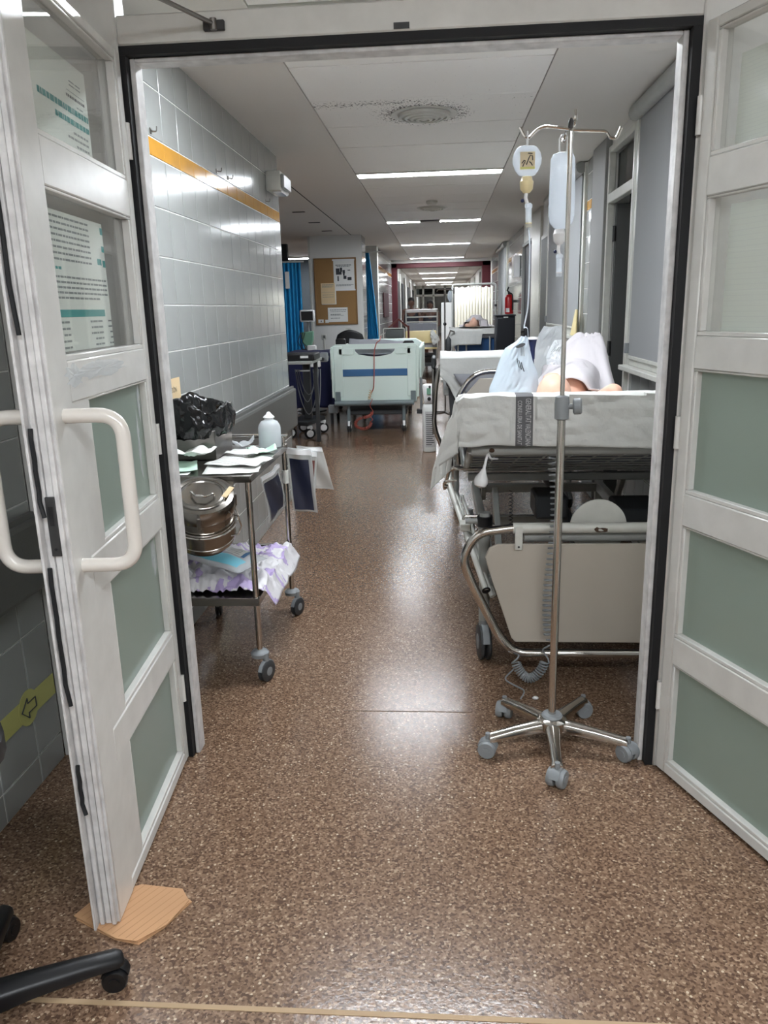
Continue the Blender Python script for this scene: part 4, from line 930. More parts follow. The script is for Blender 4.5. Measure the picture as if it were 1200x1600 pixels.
# cables
MB().tube(helix((.385, YB-.05, .885), (.395, YB-.055, .20), .017, 34, 12, lambda t: Vector((.012*math.sin(t*6), -.03*math.sin(PI*t), 0))), .0034, 6).build('coiled_cable', 'grey_plastic', bed)
arc = [(.395, YB-.055, .20), (.37, YB-.07, .08), (.32, YB-.07, .035), (.28, YB-.05, .07), (.262, YB-.03, .14)]
def cable_arc(pts, R, turns, n=10):
    P = [Vector(p) for p in pts]; f = fillet(P, .08, 6); out = []; k = int(turns*n)
    for i in range(k+1):
        t = i/k*(len(f)-1); j = min(int(t), len(f)-2); p = f[j].lerp(f[j+1], t-j); T = (f[j+1]-f[j]).normalized(); N = T.cross(Vector((0, 1, 0))).normalized(); B = T.cross(N); a = 2*PI*turns*i/k
        out.append(p+R*(math.cos(a)*N+math.sin(a)*B))
    return out
MB().tube(cable_arc(arc, .016, 22), .0034, 6).build('coiled_cable', 'grey_plastic', bed)
MB().tube(fillet([(.262, YB-.05, .07), (.22, YB-.12, .065), (.26, YB-.16, .06), (.30, YB-.14, .03), (.28, YB-.16, .006)], .04), .003, 6).build('loose_cable', 'grey_plastic', bed)
MB().ball((.335, YB-.155, .009), (.012, .007, .007), 10, 6).build('cable_plug', 'white', bed)
bu = MB().lathe([(.004, .12), (.006, .06), (.014, .04), (.024, .022), (.026, .008), (.02, -.006), (.006, -.012)], (.135, YB-.035, .785), (.25, .2, 1), 20).build('call_bulb', 'white_gloss', bed)
MB().tube(fillet([(.163, YB-.026, .895), (.172, YB-.02, .875), (.2, YB+.03, .865)], .03), .004, 6).build('bulb_tube', 'white_gloss', bed)
MB().tube(helix((.30, 3.35, .62), (.30, 3.35, .47), .008, 9), .0018, 5).build('coiled_cable', 'black', bed)
MB().tube(helix((.93, 3.1, .50), (.80, 3.0, .42), .014, 7), .003, 5).build('coiled_cable', 'grey_plastic', bed)

# ---- sheet over the head end, with printed band
SX0, SX1 = bl-.014, br+.014
def sheet_fn(a, b):
    """a: across (negative hangs over the left side), b: along (negative hangs over the head end)"""
    x = SX0+max(a, 0); y = YB-.036+max(b, 0); hx, hb = max(-a, 0), max(-b, 0)
    if hx > 0 and b > 0: hx *= 1-.5*min(1, b/.4)
    z = mtop(max(y, YB+.02))+.013
    wr_ = .007*nz(x*7, y*7, 1)+.004*nz(x*17, y*17, 4)+(.034*abs(nz(x*7+hb*9, hb*16-x*3, 11))*(1-.5*min(1, hb/.19))+.014*abs(nz(x*19-hb*12, hb*30, 13)) if hb > 0 and not (.17 < a < .254) else 0)
    if hb > 0 and hx == 0:
        k = max(0, 1-a/.2)
        y -= .006+.012*math.sin(min(hb/.2, 1)*1.6)+.013*(hb/.2)*abs(nz(x*9, z*3, 2))*(.35+.65*k)+.006*abs(nz(x*14, hb*14, 5))
        z -= hb; x += -.10*hb*k*k
    elif hx > 0 and hb == 0:
        x -= .012+.10*hx+.03*hx/.25*(.5+.5*math.sin(y*18))*.5; z -= hx; y += .006*math.sin(hx*30)
    elif hx > 0 and hb > 0:
        q = max(hx, hb); x -= .012+.34*min(hx, hb)+.12*hx; y -= .006+.3*min(hx, hb); z -= q+.25*min(hx, hb)
    return Vector((x-abs(wr_)*.4*(hx > 0), y-abs(wr_)*(.8 if hb > 0 else 0), z+(min(abs(wr_), .008) if hb == 0 and hx == 0 else 0)))
A_ = [-.27, SX1-SX0]; B_ = [-.19, 1.2]
def hem(a):   # the head-end hem rises and dips
    if a < .0: return .20
    return .172+.006*math.sin(a*40)*max(0, 1-a/.25)+.028*min(1, a/.9)*(.2+a)
def smap(u, v):
    a = A_[0]+(A_[1]-A_[0])*u; hb = hem(a); b = -hb+(hb+B_[1])*v
    return sheet_fn(a, b)
band = (.181, .241)
def bandm(u, v):
    a = A_[0]+(A_[1]-A_[0])*u; return 1 if band[0] < a < band[1] and v < .2 else 0
sh = MB().grid(smap, 190, 170, bandm).build('bed_sheet', ['sheet_white', 'print_grey'], solid=.0015)
tag(sh, 'white sheet with grey printed hospital band tucked over the bed head end', 'bed sheet')
tx = MB()
text_mb(tx, 'GENERALITAT VALENCIANA', .0232, lambda a, b: sheet_fn(.226+b*1.15, -.094-a*.56)+Vector((0, -.004, 0)))
text_mb(tx, 'CONSELLERIA DE SANITAT', .0185, lambda a, b: sheet_fn(.197+b*1.15, -.094-a*.68)+Vector((0, -.004, 0)))
tx.build('lettering', 'print_light', sh, smooth=False)

# ================================================================== people
def lift(caps, balls, surf, clear):
    """raise capsules and ellipsoids so that they rest on the surface"""
    def up(p, r): p = Vector(p); p.z = max(p.z, surf(p.y-r*.3)+r+clear); return p
    return [(up(p, r1), up(q, r2), r1, r2) for p, q, r1, r2 in caps], [(up(c, r[2] if isinstance(r, tuple) else r), r) for c, r in balls]
def top_field(caps, balls, grow=.022):
    pts = []
    for p, q, r1, r2 in caps:
        for i in range(13): pts.append((p.lerp(q, i/12), r1+(r2-r1)*i/12))
    for c, r in balls: pts.append((Vector(c), max(r) if isinstance(r, tuple) else r))
    def f(x, y):
        z = -9
        for c, r in pts:
            d = max(0, math.hypot(x-c.x, y-c.y)-grow)
            if d < r: z = max(z, c.z+math.sqrt(r*r-d*d))
        return z
    return f
def person(name, lab, caps, balls, mat, loc, voxel=.012, extra=None):
    """one continuous skin: capsules and ellipsoids fused by a remesh"""
    m = MB()
    for p, q, r1, r2 in caps:
        p, q = Vector(p), Vector(q); n = 6
        m.tube([p.lerp(q, i/n) for i in range(n+1)], [r1+(r2-r1)*i/n for i in range(n+1)], 14); m.ball(p, r1, 14, 8); m.ball(q, r2, 14, 8)
    for c, r in balls: m.ball(c, r, 18, 12)
    t = thing(name, lab, 'person', loc)
    b = m.build('body', mat, t); md = b.modifiers.new('fuse', 'REMESH'); md.mode = 'VOXEL'; md.voxel_size = voxel; md.use_smooth_shade = True
    s = b.modifiers.new('smooth', 'SMOOTH'); s.factor = .6; s.iterations = 5
    return t
def face(hc_, fwd, upv, s=1):
    """nose, brow, ears, chin added to a head centre"""
    c = Vector(hc_); f = Vector(fwd).normalized(); u = Vector(upv).normalized(); r = f.cross(u)
    out = [(c+f*.10*s-u*.015*s, .016*s), (c+f*.092*s+u*.03*s, (.05*s, .03*s, .03*s)), (c+f*.08*s-u*.095*s, .03*s)]
    for k in (-1, 1): out.append((c+r*.078*s*k-u*.01*s, .024*s))
    return out
hd = (.474, 3.36, 1.0)
P_caps, P_balls = lift(
    [((.50, 3.45, .95), (.53, 3.53, .93), .05, .055), ((.445, 3.585, .93), (.66, 3.585, .93), .052, .052), ((.575, 3.66, .95), (.66, 4.03, .95), .095, .11),
     ((.67, 3.585, .93), (.73, 3.40, 1.03), .047, .043), ((.73, 3.395, 1.03), (.72, 3.66, .93), .042, .032), ((.45, 3.60, .93), (.545, 3.80, .96), .046, .04), ((.545, 3.80, .96), (.64, 3.86, 1.09), .038, .03),
     ((.61, 4.06, .95), (.66, 4.25, 1.09), .082, .06), ((.66, 4.25, 1.09), (.63, 4.58, .93), .056, .04), ((.72, 4.06, .95), (.78, 4.22, 1.10), .082, .06), ((.78, 4.22, 1.10), (.75, 4.56, .93), .056, .04),
     ((.63, 4.58, .93), (.63, 4.62, 1.02), .038, .028), ((.75, 4.56, .93), (.75, 4.60, 1.02), .038, .028)],
    [(hd, (.074, .095, .085)), ((.476, 3.40, .98), (.068, .08, .08))], mtop, .028)
person('person', 'bald patient lying on the near bed under a white blanket, arm bent beside the head', P_caps, P_balls + face(Vector(P_balls[1][0]), (0, .7, .72), (0, -.72, .7), .9), 'skin', (.57, 3.8, .9))
P_top = top_field(P_caps, P_balls)
def blanket_fn(u, v):
    x = .482+.558*u; y = 3.575+1.10*v
    z = mtop(y)+.034
    ss = lambda a, b, q: (lambda t: t*t*(3-2*t))(min(1, max(0, (q-a)/(b-a))))
    knee = .335*(.2+.8*ss(.44, .73, x))*(1-ss(.82, .93, x))*math.exp(-(abs(y-4.22)/.24)**1.6)
    z += knee*min(1, (1-u)*9)*min(1, (1-v)*8) + .03*knee/.33*abs(nz(math.atan2(y-4.2, x-.765)*2.2, math.hypot(x-.765, y-4.2)*3, 2)) + .010*abs(nz(x*16, y*6, 2))
    return (x, y, max(z, P_top(x, y)+.016+.008*abs(nz(x*14, y*9, 4))))
o = MB().grid(blanket_fn, 60, 90).build('blanket', 'blanket_white', solid=.003); tag(o, 'white blanket drawn over the raised knees of the patient', 'blanket')
# ---- plastic bags on the bed
def stand_bag(name, lab, y, outline, depth, mat, tex=None, seed=1):
    t = thing(name, lab, 'plastic bag', ((outline[0][0]+outline[0][1])/2, y, outline[0][2]))
    def side(s_): 
        def fn(u, v):
            k = v*(len(outline)-1); i = min(int(k), len(outline)-2); f = k-i; l = outline[i][0]*(1-f)+outline[i+1][0]*f; r = outline[i][1]*(1-f)+outline[i+1][1]*f; z = outline[i][2]*(1-f)+outline[i+1][2]*f
            bul = depth*(math.sin(PI*u)**.6)*(1-.85*v)
            return (l+(r-l)*u, y+.12*v*0+s_*(bul+(.016*nz(u*4+v*2, v*5, seed+s_)+.012*abs(nz(u*9-v*5, v*8, seed+3)))*math.sin(PI*u)), z+.01*nz(u*3, v*2, seed+9)*v)
        return fn
    m = MB().grid(side(-1), 48, 48); m.grid(side(1), 32, 32); m.build('film', mat, t); return t, side(-1)
t, fn = stand_bag('plastic_bag', 'pale blue hospital belongings bag with handle hole standing on the bed', 3.735, [(.205, .458, .897), (.222, .458, .99), (.225, .455, 1.03), (.25, .45, 1.09), (.27, .425, 1.15), (.295, .412, 1.205), (.345, .405, 1.235), (.37, .40, 1.262)], .045, 'plastic_blue', seed=2)
MB().prism([(.365+.022*math.cos(k*PI/8), 1.222+.009*math.sin(k*PI/8)+.3*.022*math.cos(k*PI/8)) for k in range(16)], lambda a, b, d: (a, 3.712-d, b), .001).build('handle_hole', 'dark_grey', t)
pr = MB()
for k in range(3): pr.grid(lambda u, v: Vector(fn(.50+.06*k+.024*u+.05*(1-v), .50-.02*k+.10*v))+Vector((0, -.004, 0)), 1, 8)
pr.build('stripe_logo', 'dark_navy', t, smooth=False)
pr = MB()
for k in range(3): pr.grid(lambda u, v: Vector(fn(.60+.05*k+.02*u+.03*(1-v), .63+.12*v))+Vector((0, -.004, 0)), 1, 6)
pr.build('print', 'ink_light', t, smooth=False)
bz = max(blanket_fn((x-.482)/.558, (y-3.575)/1.10)[2] for x in [.485+.01*i for i in range(11)] for y in [3.72+.015*j for j in range(9)])+.008
t, fn = stand_bag('plastic_bag', 'clear printed plastic bag resting on the patient chest by the pale blue bag', 3.78, [(.495, .58, bz), (.492, .575, bz+.03), (.50, .57, bz+.06), (.515, .575, bz+.09), (.53, .575, bz+.115)], .022, 'plastic_clear', seed=5)
pr = MB()
for k in range(4): pr.grid(lambda u, v: Vector(fn(.15+.16*k+.05*u+.14*v, .5+.16*v))+Vector((0, -.0025, 0)), 1, 4)
pr.build('print', 'ink_light', t, smooth=False)
ur = thing('blue_tube', 'dark blue tapered tube with white rim standing beside the pale blue bag', 'tube', (.436, 3.845, .897))
ub, ua = Vector((.436, 3.845, 1.17)), Vector((0, 0, 1))
MB().lathe([(.0105, -.02), (.0115, .03), (.0125, .036), (.0175, .062), (.0195, .074), (.016, .075)], ub, ua, 20).build('body', 'navy', ur); MB().lathe([(.0195, .072), (.0245, .074), (.0245, .083), (.015, .085), (.013, .075)], ub, ua, 20).build('rim', 'white_gloss', ur)
MB().tube([ub-ua*.015, Vector((.436, 3.845, .897))], .008, 10).build('stem', 'navy', ur)
t, fn = stand_bag('plastic_bag', 'white translucent bag standing at the foot end behind the raised knees', 4.735, [(.52, .74, .884), (.52, .74, 1.08), (.55, .73, 1.2), (.6, .71, 1.28)], .012, 'plastic_clear', seed=8)

# ================================================================== SECOND BED ON THE RIGHT
b2_ = thing('hospital_bed', 'chrome railed bed with white sheet hanging over its end, beside the oxygen cylinder', 'bed', (.5, 6.2, 0))
Y2 = 5.25; l2, r2, = -.02, .99
MB().box(l2+.05, r2-.03, Y2+.04, 7.2, .88, 1.02).build('mattress', 'dark_grey', b2_, bevel=.02, seg=2)
MB().box(l2+.03, r2-.02, Y2+.02, 7.22, .83, .87).build('deck', 'grey_enamel', b2_, bevel=.005)
MB().prism([(l2+.09, .42), (l2+.06, .95), (l2+.12, 1.03), (r2-.1, 1.03), (r2-.05, .95), (r2-.08, .42)], lambda a, b, d: (a, Y2+d, b), .02).build('end_board', 'dark_grey', b2_, bevel=.004)
MB().tube(fillet([(l2+.05, Y2, .40), (l2-.035, Y2, .62), (l2-.02, Y2, .9), (l2+.01, Y2, 1.05), (r2-.03, Y2, 1.05), (r2, Y2, .9), (r2, Y2, .62), (r2-.05, Y2, .40)], .06), .016, 10).build('end_hoop', 'chrome', b2_)
for z in (.6, .75, .9): MB().cyl((l2-.035, Y2+.15, z), (l2-.035, 7.0, z), .01, 8).build('side_rail_tube', 'chrome', b2_)
MB().tube(fillet([(l2-.035, Y2+.15, .55), (l2-.035, Y2+.15, 1.03), (l2-.035, Y2+.75, 1.03), (l2-.035, Y2+.75, .55)], .05), .012, 8).build('rail_hoop', 'chrome', b2_)
MB().box(l2-.05, l2-.02, Y2+.13, Y2+.5, 1.0, 1.07).build('rail_grip', 'dark_grey', b2_, bevel=.008)
for x in (l2+.12, r2-.1):
    MB().box(x-.02, x+.02, Y2+.1, 7.1, .3, .36).build('base_rail', 'grey_enamel', b2_, bevel=.004)
    for y in (Y2+.2, 7.0):
        MB().cyl((x, y, .14), (x, y, .84), .02, 10).build('leg_post', 'grey_enamel', b2_); caster(b2_, (x, y), .06, .04, ('dark_grey', 'grey_plastic'), .1, n=14, name='castor')
def drape2(u, v):
    x = l2+.01+(r2-l2-.02)*u
    if v > .5: y = Y2+.02+(v-.5)*2*1.6; z = 1.075-.04*min(1, (v-.5)*6)+.012*nz(x*6, y*5, 3)
    else:
        t = (.5-v)*2; k = .10+.33*max(0, 1-abs(u-.26)/(.22 if u > .26 else .26))+.05*max(0, math.sin((u-.5)*14)); z = 1.075-t*k; y = Y2-.022-.05*t*abs(nz(x*8+t*3, t*2.5, 5))-.03*t*abs(math.sin(u*13+t*2))-.02*t
    return (x, y, z)
o = MB().grid(drape2, 60, 40).build('bed_sheet', 'sheet_white', solid=.002); tag(o, 'white sheet hanging in a point over the end of the chrome railed bed', 'bed sheet')
pr = MB(); pr.grid(lambda u, v: Vector(drape2(.40+.12*u, .18+.14*v))+Vector((0, -.006, 0)), 2, 8); pr.build('print', 'print_grey', o)
def corner2(u, v):
    # folded sheet corner hanging in a point under the drape
    hw = .20*(1-v)+.004; x = l2+.30+(u-.5)*2*hw+.02*v; return (x, Y2-.075-.02*math.sin(u*7)*(1-v)-.03*abs(nz(u*5, v*3, 2)), .98-.40*v*(1-.25*abs(u-.5)))
MB().grid(corner2, 14, 14).build('sheet_corner', 'grey_sheet', o, solid=.002)
# oxygen cylinder
ox, oy = -.128, 7.78
og = thing('oxygen_cylinder', 'white oxygen cylinder with label and integrated valve standing beside the railed bed', 'gas cylinder', (ox, oy, 0))
MB().lathe([(.055, 0), (.066, .006), (.068, .02), (.068, .44), (.06, .47), (.045, .485)], (ox, oy, 0), n=28).build('cylinder', 'tank_white', og)
lb = MB().grid(lambda u, v: (ox+.0685*math.sin((u-.35)*1.7), oy-.0685*math.cos((u-.35)*1.7), .05+.36*v), 10, 2).build('label', 'print_light', og)
q = MB()
for k in range(16): q.grid(lambda u, v: (ox+.0692*math.sin(((.08+u*.8*(.6+.4*abs(math.sin(k*2)))) -.35)*1.7), oy-.0692*math.cos(((.08+u*.8*(.6+.4*abs(math.sin(k*2))))-.35)*1.7), .075+.02*k+.007*v), 6, 1)
q.build('print', 'ink', lb)
MB().prism([(-.045, .485), (-.052, .54), (-.066, .66), (-.05, .675), (.05, .675), (.066, .66), (.052, .54), (.045, .485)], lambda a, b, d: (ox+a, oy-.055+d, b), .11).build('valve_shroud', 'white_gloss', og, bevel=.014, seg=2)
MB().lathe([(.018, 0), (.018, .02), (.012, .022)], (ox+.004, oy-.055, .535), (0, -1, 0), 16).build('flow_knob', 'black', og)
MB().box(ox-.02, ox+.02, oy-.062, oy-.054, .575, .64).build('valve_panel', 'green', og, bevel=.003); MB().cyl((ox+.01, oy-.055, .652), (ox+.01, oy-.068, .652), .012, 12).build('gauge', 'dark_grey', og)

# ================================================================== GREEN BED
YG = 9.1; gl, gr_ = -1.285, -.255; gm = (gl+gr_)/2
gb = thing('hospital_bed', 'pale green hospital bed with a blue stripe and hand slot in its foot board', 'bed', (gm, 10.1, 0))
# foot board with a real hand slot: four pieces round the opening joined in one outline
fb = MB(); n = 12
slot = [(gm-.235, .962), (gm-.225, .935)] + [(gm-.19+.38*k/n, .905-.028*math.sin(PI*k/n)) for k in range(n+1)] + [(gm+.225, .935), (gm+.235, .962)]
outl = [(gl+.04, .36), (gl+.02, .44), (gl, .93), (gl+.02, 1.0), (gl+.06, 1.02), (gr_-.06, 1.02), (gr_-.02, 1.0), (gr_, .93), (gr_-.02, .44), (gr_-.04, .36)]
fn3 = lambda a, b, d: (a, YG+d, b)
fb.prism(outl[:4] + [outl[4], (gm-.235, 1.02)] + slot[:2] + [(gm-.19, .905), (gm-.19, .36)], fn3, .035)
fb.prism([(gm-.235, 1.02), (gm+.235, 1.02), (gm+.235, .962), (gm-.235, .962)], fn3, .035)
fb.prism([(gm-.19, .36)] + slot[2:-2] + [(gm+.19, .36)], fn3, .035)
fb.prism([(gm+.19, .36), (gm+.19, .905)] + slot[-2:] + [(gm+.235, 1.02), outl[5]] + outl[6:], fn3, .035)
fbo = fb.build('foot_board', 'mint', gb, bevel=0, smooth=False)
for x in (gl+.09, gr_-.09): MB().box(x-.05, x+.05, YG-.012, YG, .42, 1.0).build('board_rib', 'mint', gb, bevel=.005)
for x in (gl+.02, gr_-.02): MB().obox((x, YG-.004, .70), (.03, .03, .58)).build('board_edge', 'mint', gb, bevel=.006)
for x in (gm-.33, gm+.33): MB().box(x-.09, x+.09, YG-.012, YG, .90, .975).build('hand_panel', 'mint', gb, bevel=.008)
MB().box(gm-.39, gm+.385, YG-.007, YG, .655, .735).build('blue_stripe', 'bed_blue', gb, bevel=.002)
MB().tube([(gm-.48, YG-.02, .345), (gm+.45, YG-.02, .345)], .032, 12).build('bumper_bar', 'mint_grey', gb)
for x in (gm-.44, gm+.44): MB().box(x-.03, x+.03, YG-.02, YG+.02, .35, .48).build('board_socket', 'mint_grey', gb, bevel=.004)
MB().box(gl+.06, gr_-.06, YG+.06, 11.1, .62, .72).build('deck', 'mint_grey', gb, bevel=.01); MB().box(gl+.07, gr_-.07, YG+.06, 11.08, .72, .88).build('mattress', 'navy', gb, bevel=.03, seg=2)
MB().prism([(gl+.04, .5), (gl, .94), (gl+.1, 1.0), (gr_-.1, 1.0), (gr_, .94), (gr_-.04, .5)], lambda a, b, d: (a, 11.12+d, b), .04).build('head_board', 'mint', gb, bevel=.01)
for s_, x in ((1, gl-.005), (-1, gr_+.005)):
    for ya_, yb_ in ((9.25, 9.95), (10.1, 10.9)): MB().box(x-.02, x+.02, ya_, yb_, .60, .96).build('side_rail', 'mint', gb, bevel=.012)
    for y in (9.12, 10.95):
        xx = gm-s_*.325; caster(gb, (xx, y), .065, .05, ('dark_grey', 'white_gloss'), .05, n=18, name='castor'); MB().cyl((xx+s_*.0, y, .13), (xx, y, .36), .02, 10).build('leg_post', 'mint_grey', gb)
MB().box(gm-.36, gm+.36, YG+.04, 10.95, .20, .26).build('chassis', 'dark_grey', gb, bevel=.01)
MB().box(gl-.06, gl+.06, YG+.05, YG+.14, .22, .32).build('brake_pedal', 'grey_plastic', gb, bevel=.01); MB().box(gr_-.04, gr_+.06, YG+.05, YG+.14, .20, .25).build('brake_pedal', 'dark_grey', gb, bevel=.006); MB().box(gr_-.0, gr_+.03, YG+.06, YG+.1, .24, .62).build('rail_strut', 'grey_plastic', gb, bevel=.004)
MB().box(gl+.06, gl+.17, YG+.06, YG+.16, .99, 1.08).build('control_panel', 'black', gb, bevel=.008); MB().box(gr_-.19, gr_-.06, YG+.05, YG+.14, .97, 1.045).build('handset', 'black', gb, bevel=.02)
o = MB().grid(lambda u, v: (gl+.2+(gr_-gl-.38)*u, YG+.07+1.6*v, 1.075-.035*u-.10*v+.018*nz(u*4, v*5, 7)-.16*max(0, .12-v)/.12), 24, 24).build('bed_cover', 'grey_sheet', solid=.012); tag(o, 'grey cover bunched on the pale green bed', 'blanket')
rope = [(gm+.07, YG+.14, 1.10), (gm+.06, YG+.02, 1.05), (gm+.03, YG-.03, 1.04), (gm-.0, YG-.05, .94), (gm-.005, YG-.055, .70), (gm-.015, YG-.07, .52), (gm-.04, YG-.085, .47)]
oc = thing('call_cord', 'reddish coiled cord hanging over the pale green foot board', 'cord', (gm, YG-.06, .05))
MB().tube(fillet(rope, .06), .006, 6).build('straight_cord', 'orange_cord', oc)
MB().tube(helix((gm-.045, YG-.09, .50), (gm-.07, YG-.09, .40), .014, 4), .005, 5).build('pale_coil', 'paper_cream', oc)
MB().tube(cable_arc([(gm-.05, YG-.09, .40), (gm-.04, YG-.09, .22), (gm-.1, YG-.09, .19), (gm-.21, YG-.09, .18), (gm-.255, YG-.09, .09), (gm-.15, YG-.09, .045), (gm-.06, YG-.09, .08), (gm-.05, YG-.09, .2)], .016, 40, 9), .0045, 5).build('coil', 'orange_cord', oc)
# ================================================================== NOTICE BOARD ON THE COLUMN
nb = thing('notice_board', 'cork notice board in an oak frame on the grey column', 'notice board', (-1.565, YC-.02, 1.19))
X0, X1, Z0, Z1 = -1.885, -1.25, 1.195, 2.155
MB().box(X0+.015, X1-.015, YC-.012, YC, Z0+.015, Z1-.015).build('cork', 'cork', nb, smooth=False)
for a in ((X0, X1, Z1-.018, Z1), (X0, X1, Z0, Z0+.018), (X0, X0+.018, Z0+.018, Z1-.018), (X1-.018, X1, Z0+.018, Z1-.018)):
    MB().box(a[0], a[1], YC-.022, YC, a[2], a[3]).build('frame_strip', 'oak', nb, bevel=.003)
def notice(lab, x0, x1, z0, z1, mat='paper_white', y=YC-.0145, th=.0015):
    o = MB().box(x0, x1, y-th, y, z0, z1).build('notice', mat, smooth=False); return tag(o, lab, 'notice')
n1 = notice('large printed notice with photographs pinned at the top right of the cork board', -1.59, -1.28, 1.70, 2.13)
r = random.Random(2); yq = YC-.0165
def qbars(par, L, mat, nm='print', y=yq):
    m = MB()
    for x0, x1, z, h in L: m.add([(x0, y, z-h/2), (x1, y, z-h/2), (x1, y, z+h/2), (x0, y, z+h/2)], [(0, 1, 2, 3)])
    m.build(nm, mat, par, smooth=False)
qbars(n1, words(-1.56, -1.32, 2.05, .014, r) + words(-1.54, -1.35, 2.03, .012, r) + words(-1.56, -1.3, 1.77, .01, r) + words(-1.56, -1.34, 1.755, .008, r), 'ink_light')
qbars(n1, [(-1.555, -1.50, 1.98, .05), (-1.495, -1.46, 1.985, .06), (-1.455, -1.42, 1.955, .05), (-1.555, -1.47, 1.935, .04), (-1.45, -1.425, 1.92, .04), (-1.38, -1.34, 1.975, .012), (-1.535, -1.515, 1.86, .07), (-1.445, -1.40, 1.875, .045), (-1.385, -1.325, 1.855, .045)], 'ink', 'photo')
MB().box(-1.605, -1.275, YC-.02, YC-.0165, 2.112, 2.134).build('holder_strip', 'white_gloss', n1); MB().box(-1.58, -1.27, YC-.02, YC-.0165, 1.685, 1.705).build('holder_strip', 'white_gloss', n1)
n2 = notice('stack of small peach printed forms pinned at the left of the cork board', -1.79, -1.58, 1.50, 1.80, 'paper_cream', YC-.017, .004)
notice('white sheet corner under the small peach forms', -1.785, -1.565, 1.492, 1.78, 'paper_white', YC-.0155, .0012)
qbars(n2, words(-1.77, -1.60, 1.775, .01, r) + words(-1.77, -1.6, 1.755, .006, r) + words(-1.77, -1.62, 1.74, .006, r) + [(-1.785, -1.585, 1.665, .003)] + words(-1.77, -1.6, 1.63, .005, r) + words(-1.77, -1.6, 1.6, .005, r), 'ink_light', y=YC-.0215)
n3 = notice('white landscape printed notice low on the cork board', -1.70, -1.40, 1.235, 1.445)
qbars(n3, words(-1.67, -1.42, 1.41, .012, r) + words(-1.66, -1.43, 1.385, .008, r) + words(-1.66, -1.5, 1.345, .012, r) + words(-1.66, -1.46, 1.33, .008, r) + words(-1.66, -1.52, 1.29, .01, r), 'ink_light')
n4 = notice('tiny white card with a black mark in the cork board corner', -1.85, -1.77, 1.225, 1.275); qbars(n4, [(-1.815, -1.80, 1.25, .02)], 'ink')
notice('small blank cream card beside the tiny marked card', -1.745, -1.69, 1.225, 1.27, 'paper_white', YC-.0165, .0012)
for x, z, s_, lab in ((-1.775, 1.02, .07, 'square white wall socket low under the cork board left side'), (-1.395, 1.10, .09, 'white switch plate under the cork board right side')):
    t = thing('wall_socket', lab, 'socket', (x, YC-.01, z-s_/2)); MB().box(x-s_/2, x+s_/2, YC-.012, YC, z-s_/2, z+s_/2).build('plate', 'white_enamel', t, bevel=.003); MB().lathe([(.022, 0), (.022, .002), (.015, .002), (.014, -.004)], (x, YC-.012, z), (0, -1, 0), 14).build('insert', 'grey_enamel', t)
cd = thing('cable_duct', 'thin white cable duct running down the column from the socket', 'cable duct', (-1.775, YC-.01, 0)); MB().box(-1.785, -1.765, YC-.012, YC, 0, .985).build('channel', 'white_enamel', cd, bevel=.002); MB().box(-1.783, -1.767, YC-.015, YC-.012, 0, .985).build('cover', 'white_enamel', cd)
# black office chair in front of the column
oc2 = thing('office_chair', 'black office chair with rounded back in front of the notice board', 'chair', (-1.31, 11.55, 0))
MB().grid(lambda u, v: (-1.31+(u-.5)*.40*(1-.35*max(0, v-.6)**1.5*2), 11.35+.05*(u-.5)**2*4, .62+.51*v-.03*max(0, v-.7)*((u-.5)*2)**2*8), 14, 14).build('backrest', 'black', oc2, solid=.05)
MB().box(-1.53, -1.09, 11.35, 11.8, .43, .51).build('seat', 'black', oc2, bevel=.03, seg=2); MB().cyl((-1.31, 11.55, .08), (-1.31, 11.55, .43), .03, 10).build('gas_column', 'black', oc2); MB().box(-1.34, -1.28, 11.34, 11.38, .45, .75).build('back_bar', 'black', oc2)
for k in range(5):
    a = k*2*PI/5+.3; p = (-1.31+.28*math.cos(a), 11.55+.28*math.sin(a)); MB().tube([(-1.31, 11.55, .09), (p[0], p[1], .07)], [.03, .018], 8).build('leg', 'black', oc2); caster(oc2, p, .028, .04, ('black', 'black'), a, n=12)
# ================================================================== SIDE WARD (left)
dk = thing('desk', 'dark navy desk with pale worktop edge behind the end of the tiled wall', 'desk', (-1.85, 8.2, 0))
MB().box(-2.3, -1.30, 7.85, 8.55, .885, .915).build('worktop', 'grey_enamel', dk, bevel=.004); MB().box(-2.28, -1.66, 7.9, 8.5, .02, .885).build('pedestal', 'dark_navy', dk, bevel=.005)
for x in (-1.36,): MB().box(x-.02, x+.02, 8.44, 8.5, 0, .885).build('leg', 'dark_grey', dk, bevel=.004)
MB().box(-1.66, -1.64, 7.98, 8.04, .42, .5).build('socket_plate', 'white', dk, bevel=.002)
o = thing('printer', 'flat black office device on the navy desk', 'printer', (-1.65, 8.1, .917)); MB().box(-1.95, -1.28, 7.9, 8.3, .917, .985).build('body', 'black', o, bevel=.01); MB().box(-1.42, -1.34, 7.893, 7.9, .945, .968).build('badge', 'white', o)
et = thing('equipment_trolley', 'black equipment trolley with looped grey cables and white wheels', 'trolley', (-1.46, 8.9, 0))
for p in ((-1.49, 8.66), (-1.405, 9.12), (-1.72, 8.75), (-1.66, 9.2)):
    k = MB(); k.lathe([(.03, -.022), (.055, -.022), (.062, -.012), (.062, .012), (.055, .022), (.03, .022)], (p[0], p[1], .062), (.35, -1, 0), 20); w_ = k.build('wheel', 'black', et)
    d = Vector((.35, -1, 0)).normalized(); MB().lathe([(.04, 0), (.038, .004), (.01, .006)], Vector((p[0], p[1], .062))+d*.022, d, 18).build('hub_cap', 'white_gloss', w_)
    MB().box(p[0]-.03, p[0]+.03, p[1]-.02, p[1]+.03, .105, .15).build('wheel_bracket', 'white_gloss', et, bevel=.006)
